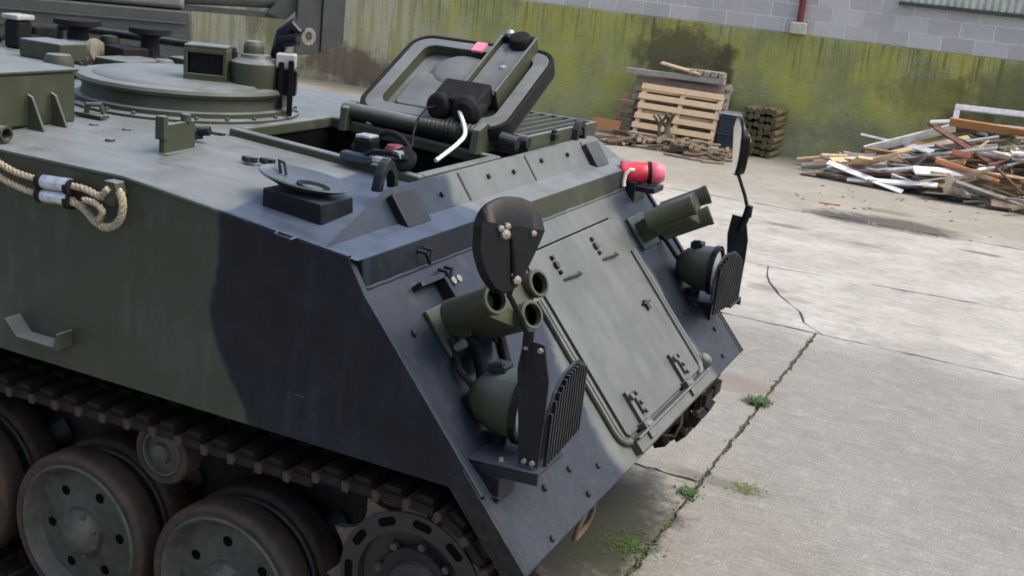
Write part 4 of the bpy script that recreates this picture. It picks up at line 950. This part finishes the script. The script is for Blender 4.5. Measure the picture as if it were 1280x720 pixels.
# ================================================================== SECOND VEHICLE BEHIND, LEFT
V2 = thing('grey_carrier', 'dark grey armoured vehicle parked behind, seen over the carrier roof', 'armoured vehicle', (-9.0, 5.5, 0))
M2 = Matrix.Translation((-6.85, 6.0, 0)) @ Matrix.Rotation(R(40), 4, 'Z')       # local x back along its side, y away from the camera
def v2(name, mb, mat, bevel=0): return mb.build(name, mat, V2, bevel)
m = MB(); m.prism([(-6.6, .55), (-6.6, 1.80), (-.05, 1.80), (0, 1.1), (-.45, .55)], 0, 2.6, 'y', M2); v2('hull', m, 'grey_paint', .02)
m = MB(); m.bx(-6.5, -.1, -.025, -.002, 1.50, 1.54, M2); m.build('side_rail', 'grey_paint', V2, bevel=.004)
m = MB(); m.bx(-6.5, -.1, -.025, -.002, 1.66, 1.68, M2); m.build('side_rail', 'grey_paint', V2, bevel=.004)
m = MB(); m.bx(-6.5, -.12, .1, 2.5, 1.81, 2.25, M2); v2('net_cover', m, 'grey_net', .06)
m = MB(); m.cyl((-.12, .25, 1.95), (1.0, .25, 2.0), .085, 16, None, M2); v2('boom', m, 'grey_paint')
m = MB(); m.bx(-.12, .95, .2, .3, 1.80, 1.86, M2); v2('boom_stay', m, 'grey_paint')
m = MB(); m.prism([(.78, 1.85), (1.05, 2.2), (1.3, 2.5), (1.3, 2.1), (1.0, 1.80)], .1, .4, 'y', M2); v2('boom_knuckle', m, 'grey_paint', .02)
m = MB(); m.prism([(1.12, 1.42), (1.40, 1.46), (1.40, 2.7), (1.22, 2.7), (1.12, 2.3)], 0, .28, 'y', M2); v2('boom_head', m, 'grey_paint', .015)
m = MB(); m.prism([(1.405, 1.465), (1.66, 1.60), (1.66, 2.7), (1.405, 2.7)], -.03, .25, 'y', M2); v2('head_plate', m, 'grey_paint', .01)
for y in (-.05, 2.65):
    for k in range(5):
        M = M2 @ Matrix.Translation((-1.1-k*1.05, y, .45)) @ Matrix.Rotation(R(90), 4, 'X'); wv = obj('road_wheel', RM, V2, M @ Matrix.Scale(1.3, 4)); obj('tyre', TY, wv, M @ Matrix.Scale(1.3, 4))
tl = thing('teal_drum', 'teal green drum standing at the left edge before the grey vehicle', 'drum', (-8.9, 4.0, 0))
m = MB(); m.lathe([(0, 0), (.20, 0), (.21, .02), (.205, .3), (.215, .32), (.205, .34), (.205, .62), (.215, .64), (.205, .66), (.20, 1.0), (0, 1.0)], 28, Matrix.Translation((-8.75, 4.35, .0)) @ Matrix.Scale(2.0, 4, (0, 0, 1))); m.build('shell', 'teal_paint', tl)

# ================================================================== TIMBER AGAINST THE WALL
def pallet(name, label, O, ex, ey, L=1.45, Wd=1.0, nb=6, mat='pale_pine', group=None):
    """ex across the boards' length, ey up the leaning face; boards lie on three stringers"""
    t = thing(name, label, 'pallet', O, group); ex = Vector(ex).normalized(); ey = Vector(ey).normalized(); ez = ex.cross(ey).normalized(); ey = ez.cross(ex)
    M = frame(O, ex, ey, ez)
    for q in (0.02, .5, .98):
        m = MB(); m.bx(q*L-.045 if q > .9 else q*L-.02, q*L+.02 if q > .9 else q*L+.05, 0, Wd, -.09, -.0015, M); m.build('stringer', mat, t, bevel=.004)
    for k in range(nb):
        y0 = k*(Wd-.11)/(nb-1)+random.uniform(-.006, .006)
        m = MB(); m.bx(random.uniform(-.03, 0), L+random.uniform(-.01, .03), y0, y0+.10, 0, .022, M); m.build('board', mat, t, bevel=.003)
    for k in range(3):
        y0 = k*(Wd-.12)/2; m = MB(); m.bx(0, L, y0, y0+.10, -.114, -.0915, M); m.build('board', mat, t, bevel=.003)
    return t
lean = (0, .36, .93)
pallet('wooden_pallet', 'pale new wooden pallet leaning at the front of the stack', (-4.40, 14.42, .03), (1, .02, -.005), lean, 1.42, .98, 6)
pallet('wooden_pallet', 'brown weathered pallet leaning directly behind the pale new pallet', (-4.58, 14.62, .02), (1, .01, 0), lean, 1.55, 1.08, 7, 'aged_timber')
pallet('wooden_pallet', 'grey weathered pallet at the back of the leaning stack by the wall', (-4.62, 14.80, .02), (1, 0, 0), (0, .30, .95), 1.68, 1.12, 7, 'grey_timber')
def board(name, label, cat, p0, p1, w_, t_, mat, roll=0, group=None, bev=.004):
    M = along(p0, p1, roll); L = (Vector(p1)-Vector(p0)).length
    m = MB(); m.bx(0, L, -w_/2, w_/2, -t_/2, t_/2); me = m.mesh(name, mat)
    o = obj(name, me, None, M, bev); return tag(o, label, cat, group)
def pole(name, label, cat, p0, p1, r, mat, group=None, bow=.0, n=9, taper=.75):
    p0, p1 = Vector(p0), Vector(p1); L = (p1-p0).length; k = 7; pts = []; ph = random.uniform(0, 6)
    for i in range(k):
        q = i/(k-1); pts.append(Vector((q*L, math.sin(q*5+ph)*bow*L*math.sin(q*math.pi), math.cos(q*4+ph)*bow*L*math.sin(q*math.pi))))
    m = MB(); m.tube(pts, [r*(1-(1-taper)*i/(k-1))*random.uniform(.93, 1.07) for i in range(k)], n); me = m.mesh(name, mat)
    o = obj(name, me, None, along(p0, p1)); return tag(o, label, cat, group)
board('timber_beam', 'grey weathered beam lying along the top of the leaning pallets', 'beam', (-4.80, 14.98, 1.10), (-3.04, 14.98, 1.13), .16, .09, 'grey_timber')
board('plank', 'pale plank lying aslant on top of the pallet stack', 'plank', (-4.22, 15.05, 1.30), (-3.46, 14.90, 1.21), .10, .03, 'pale_pine', .2)
board('plank', 'grey plank lying flat on top of the pallet stack', 'plank', (-4.0, 15.12, 1.24), (-3.1, 15.05, 1.26), .12, .03, 'grey_timber', .1)
for k in range(5):
    board('wood_block', 'short weathered block standing in a row along the pallet stack top', 'wood block', (-3.62+k*.13, 14.90, 1.22+.01*(k % 2)), (-3.62+k*.13, 15.10, 1.23), .09, .085, 'grey_timber', random.uniform(-.1, .1), 'blocks along the top of the pallets')
board('plank', 'orange brown board lying low beside the left end of the pallets', 'plank', (-5.20, 14.60, .14), (-4.66, 14.55, .15), .20, .03, 'orange_timber', 1.35)
board('plank', 'orange brown board standing upright at the left end of the pallets', 'plank', (-4.84, 14.80, .0), (-4.76, 14.92, .70), .12, .03, 'orange_timber', .1)
for k in range(4):
    board('plank', 'short aged offcut stacked between orange board and pallets', 'offcut', (-4.78, 14.72+.01*k, .12+.15*k), (-4.50, 14.72, .14+.15*k), .12, .06, 'aged_timber', random.uniform(-.2, .2), 'offcuts at the left end of the pallets')
# brushwood in front of the pallets
random.seed(21)
for k in range(58):
    x = random.uniform(-4.5, -2.45); y = random.uniform(13.45, 14.25); a = random.gauss(-.15, .6); L = random.uniform(.25, .95); z = .05+random.random()*.22*max(.15, 1-abs(x+3.4)/1.4)*(1-abs(y-13.95)/.7)
    p0 = (x-L/2*math.cos(a), y-L/2*math.sin(a), z+random.uniform(-.03, .03)); p1 = (x+L/2*math.cos(a), y+L/2*math.sin(a), z+random.uniform(-.03, .06))
    mt_ = random.choice(['bark', 'bark', 'mossy_bark', 'aged_timber', 'grey_timber', 'bark'])
    lb = {'bark': 'dark bare', 'mossy_bark': 'mossy green brown', 'aged_timber': 'brown stripped', 'grey_timber': 'pale grey'}[mt_]+(' short' if L < .55 else ' long')+' branch '+('at the left end' if x < -3.8 else ('at the crate end' if x < -9 or x > -3.0 else 'in the middle'))+' of the brushwood pile'
    pole('branch', lb, 'branch', p0, p1, random.uniform(.014, .042), mt_, 'branches at the foot of the pallets', .05)
for k in range(16):
    x = random.uniform(-4.2, -2.35); y = random.uniform(13.42, 13.62); z = random.uniform(.05, .22); r_ = random.uniform(.03, .055)
    t = thing('split_log', 'short sawn log with pale cut end facing out of the brushwood', 'log', (x, y, z), 'sawn logs in the brushwood')
    a = random.uniform(-.6, .6); dv = Vector((math.sin(a), -math.cos(a), random.uniform(-.1, .15))).normalized()
    m = MB(); m.cyl(Vector((x, y, z))+dv*-.35, Vector((x, y, z)), r_, 11); m.build('bark', 'bark', t)
    m = MB(); m.cyl(Vector((x, y, z))+dv*.001, Vector((x, y, z))+dv*.006, r_*.93, 11); m.build('cut_end', 'cut_wood', t)
for k in range(7):
    b0 = Vector((-3.62+random.uniform(-.2, .2), 14.1+random.uniform(-.1, .1), .08)); tp = b0+Vector((random.uniform(-.35, .35), random.uniform(-.12, .12), random.uniform(.12, .50)))
    pole('twig', 'dark mossy branch stub sticking up in front of the pale pallet', 'branch', b0, tp, random.uniform(.016, .036), random.choice(['mossy_bark', 'bark']), 'branch stubs in front of the pale pallet', .09)
for k in range(4):
    board('plank', 'small dark offcut lying on the ground in front of the brushwood', 'offcut', (-3.4+k*.22, 13.25-.05*k, .02), (-3.1+k*.22, 13.2+.03*k, .02), .07, .03, 'aged_timber', 0, 'offcuts on the ground by the brushwood')
# dark plastic crate, and a bundle of mossy stakes
cr = thing('plastic_crate', 'dark blue plastic crate standing between pallets and mossy bundle', 'crate', (-2.78, 14.85, 0))
m = MB(); m.bx(-2.95, -2.60, 14.65, 15.05, .0, .62); m.bx(-2.97, -2.58, 14.63, 15.07, .56, .60); m.bx(-2.97, -2.58, 14.63, 15.07, .28, .31); m.build('body', 'blue_black_plastic', cr, bevel=.015)
m = MB(); m.bx(-2.97, -2.58, 14.63, 15.07, .625, .66); m.build('lid', 'galvanised', cr, bevel=.01)
bt = thing('stake_bundle', 'squat bundle of mossy brown stakes at the wall beside the crate', 'bundle', (-2.3, 14.95, 0))
for i in range(6):
    for j in range(7):
        x = -2.56+i*.10+random.uniform(-.01, .01); z = .07+j*.115+random.uniform(-.02, .02)
        m = MB(); m.cyl((x, 14.72+random.uniform(-.03, .03), z), (x+.05, 15.30, z+.02), random.uniform(.042, .062), 9); m.build('stake', random.choice(['mossy_bark', 'mossy_bark', 'bark']), bt)

# ================================================================== SCRAP HEAP
random.seed(5)
def heap_h(x, y):
    hx = max(0, min(1, (x+1.3)/2.2)); return 1.0*hx*max(0, min(1, (y-13.25)/.95))
M_PLANK = ['aged_timber', 'grey_timber', 'bark', 'grey_timber', 'aged_timber', 'orange_timber', 'grey_timber', 'pale_pine', 'brown_metal', 'white_paint_worn', 'dull_white', 'cut_wood', 'white_paint_worn', 'cut_wood', 'white_paint_worn', 'grey_timber', 'dull_white']
for k in range(235):
    x = random.uniform(-.75, 3.6); y = random.uniform(13.4, 15.1); L = random.uniform(.35, 1.35); a = random.gauss(0.1, .55); h = heap_h(x, y); z = max(.04, h*random.uniform(.25, 1.0))
    tilt = random.gauss(.06, .2); dx, dy = L/2*math.cos(a), L/2*math.sin(a)
    z0 = max(.03, z-L/2*tilt); z1 = max(.03, z+L/2*tilt)
    p0 = (x-dx, min(15.3, y-dy), z0); p1 = (x+dx, min(15.3, y+dy), z1); mt_ = random.choice(M_PLANK)
    hue = {'aged_timber': 'brown weathered', 'grey_timber': 'grey weathered', 'bark': 'dark barky', 'brown_metal': 'red brown', 'orange_timber': 'orange brown', 'pale_pine': 'pale pine', 'white_paint_worn': 'white painted', 'cut_wood': 'pale sawn', 'dull_white': 'dull white'}
    zone = 'low on the left flank' if x < .2 else ('at the right end' if x > 1.9 else ('low along the front' if y < 13.85 else ('high on the back' if y > 14.5 else 'in the tangled middle')))
    if random.random() < .66: board('scrap_timber', hue[mt_]+' scrap board '+zone+' of the scrap heap', 'scrap timber', p0, p1, random.uniform(.06, .19), random.uniform(.018, .045), mt_, random.uniform(-.8, .8), 'boards tangled in the scrap heap', .003)
    else:
        mt_ = random.choice(['bark', 'aged_timber', 'brown_metal', 'grey_timber']); pole('scrap_stick', 'thin '+hue[mt_]+' stick '+zone+' of the scrap heap', 'stick', p0, p1, random.uniform(.012, .035), mt_, 'sticks tangled in the scrap heap', .03, 7)
board('white_board', 'long white painted board sloping up the left flank of the scrap heap', 'board', (-.52, 14.55, .42), (.74, 14.62, .97), .16, .035, 'white_paint_worn', -.9)
board('white_board', 'white board lying below the window frame across the scrap heap', 'board', (-.22, 14.35, .42), (1.40, 14.45, .93), .12, .03, 'white_paint_worn', -.5)
wf = thing('window_frame', 'white plastic window frame lying on top of the scrap heap', 'window frame', (1.3, 14.95, 1.0))
FM = frame((.66, 14.92, .97), (1, .01, .025), (0, .30, .95), (0, -.95, .30))
for n_, a in (('rail', (0, 2.6, .24, .33)), ('rail', (0, 2.6, 0, .085)), ('stile', (0, .085, .087, .238)), ('stile', (2.515, 2.6, .087, .238)), ('mullion', (1.25, 1.33, .087, .238))):
    m = MB(); m.bx(*a, 0, .07, FM); m.build(n_, 'white_plastic', wf, bevel=.01)
board('white_board', 'short white plastic offcut poking out left of the window frame', 'offcut', (.36, 14.72, .98), (.74, 14.76, 1.05), .10, .05, 'white_paint_worn', -.4)
board('timber_beam', 'orange brown beam lying across the front of the white window frame', 'beam', (.66, 14.46, 1.06), (3.3, 14.35, 1.04), .13, .05, 'orange_timber', -1.2)
pole('pole', 'uppermost long pale pole jutting from the left of the scrap heap', 'pole', (-1.55, 14.6, .09), (.45, 14.45, .58), .035, 'cut_wood', None, .01)
pole('pole', 'lowest long pole with a pale cut end at the heap left', 'pole', (-1.38, 14.15, .06), (.05, 14.1, .36), .045, 'grey_timber', None, .015)
pole('pole', 'long grey pole between the pale pole and the lowest pole', 'pole', (-1.30, 14.38, .08), (.95, 14.15, .58), .038, 'aged_timber', None, .015)
pole('pole', 'dark bent pipe running along the front foot of the scrap heap', 'pipe', (-.64, 14.0, .13), (1.02, 13.42, .045), .035, 'blue_black_plastic', None, .03)
board('plank', 'pale tan stick leaning across the middle of the scrap heap', 'plank', (1.04, 13.85, .64), (1.27, 14.05, .90), .06, .03, 'cut_wood', -.4)
board('white_sheet', 'flat white panel lying at the front foot of the scrap heap', 'panel', (.05, 13.62, .20), (.48, 13.60, .12), .20, .02, 'white_paint_worn', -.6)
sh = thing('torn_cardboard', 'pale torn sheet standing at the front of the scrap heap', 'cardboard', (1.0, 13.5, 0))
m = MB(); m.prism([(.83, .09), (1.24, .10), (1.12, .26), (1.03, .41), (.985, .30), (.93, .36), (.86, .42), (.83, .40)], 13.45, 13.465, 'y'); m.build('sheet', 'cardboard', sh)
pole('scrap_log', 'thick orange brown log lying over the middle of the scrap heap', 'log', (.62, 13.80, .52), (1.55, 13.72, .36), .055, 'orange_timber', None, .015)
pole('pipe', 'grey pipe lying on the right side of the scrap heap', 'pipe', (1.15, 14.0, .70), (2.7, 14.05, .72), .04, 'galvanised', None, .0)
board('white_board', 'small white slat lying in the middle of the scrap heap', 'slat', (1.22, 13.88, .78), (1.62, 13.86, .74), .08, .03, 'white_paint_worn', -.5)
board('brick_slab', 'terracotta block lying in the middle of the scrap heap', 'brick', (.82, 13.84, .68), (1.08, 13.83, .66), .11, .08, 'terracotta', -.2)
pole('scrap_stick', 'red brown stick leaning down the right front of the heap', 'stick', (1.48, 13.70, .55), (2.05, 13.40, .20), .022, 'brown_metal', None, .01)
pole('scrap_stick', 'dark stick leaning up over the left front of the heap', 'stick', (.10, 13.55, .03), (.50, 13.78, .58), .022, 'bark', None, .02)

# ================================================================== WEEDS AND LITTER
def tuft(label, x, y, r, h, n, mat, cat='weed'):
    m = MB()
    for k in range(n):
        a = random.uniform(0, 6.283); q = r*min(1.05, abs(random.gauss(0, .5))); bx_, by_ = x+q*math.cos(a), y+q*math.sin(a)
        a2 = random.uniform(0, 6.283); l = h*random.uniform(.5, 1.1); wv = random.uniform(.003, .006); o = Vector((math.cos(a2), math.sin(a2), 0)); s_ = Vector((-o.y, o.x, 0))*wv
        b = Vector((bx_, by_, -.02)); c = b+o*l*.35+Vector((0, 0, l*.7)); e = b+o*l*.9+Vector((0, 0, l*.75))
        m.add([b-s_*.6, b+s_*.6, c+s_, c-s_, e], [(0, 1, 2, 3), (3, 2, 4)])
    o = m.build('weed_tuft', mat); return tag(o, label, cat)
random.seed(3)
tuft('bright green leafy weed growing in the long concrete joint', .53, 3.05, .085, .06, 620, 'weed_leaf')
tuft('flat olive weed where the joints cross on the open slab', .80, 1.62, .13, .03, 800, 'moss_leaf')
tuft('small green weed at the crossing of the joints by the vehicle', .53, 1.36, .08, .045, 260, 'weed_leaf')
tuft('dark green weeds growing under the vehicle nose', .46, .60, .17, .035, 520, 'weed_leaf')
m = MB()
for k in range(420):
    yy = random.choice([random.uniform(.1, 1.5), random.uniform(1.4, 4.9)]); xx = .55+random.gauss(0, .014); l = random.uniform(.008, .028); a2 = random.uniform(0, 6.28); o_ = Vector((math.cos(a2), math.sin(a2), 0)); s2 = Vector((-o_.y, o_.x, 0))*random.uniform(.0015, .004)
    b = Vector((xx, yy, -.01)); c = b+o_*l*.4+Vector((0, 0, l*.8)); e = b+o_*l+Vector((0, 0, l*.8)); m.add([b-s2, b+s2, c+s2, c-s2, e], [(0, 1, 2, 3), (3, 2, 4)])
o = m.build('weeds', 'moss_leaf'); o['kind'] = 'stuff'; o['label'] = 'sparse moss and seedlings along the long concrete joint'; o['category'] = 'weeds'
board('wood_chip', 'red wooden chip lying alone on the concrete before the heap', 'wood chip', (-.58, 11.35, .012), (-.30, 11.40, .012), .03, .015, 'terracotta')
rb = []
for k in range(46):
    x = random.choice([random.uniform(-.4, 1.5), random.uniform(-1.2, 2.6)]); y = random.uniform(10.3, 13.3); r_ = random.uniform(.012, .035)
    rb.append((x, y, r_))
m = MB()
for x, y, r_ in rb: m.lathe([(0, r_*.7), (r_*.7, r_*.5), (r_, 0)], 6, Matrix.Translation((x, y, .0)) @ Matrix.Rotation(random.uniform(0, 6), 4, 'Z') @ Matrix.Scale(random.uniform(.6, 1.5), 4, (1, 0, 0)))
o = m.build('debris', 'aged_timber'); o['kind'] = 'stuff'; o['label'] = 'crumbs of wood and grit scattered before the scrap heap'; o['category'] = 'debris'
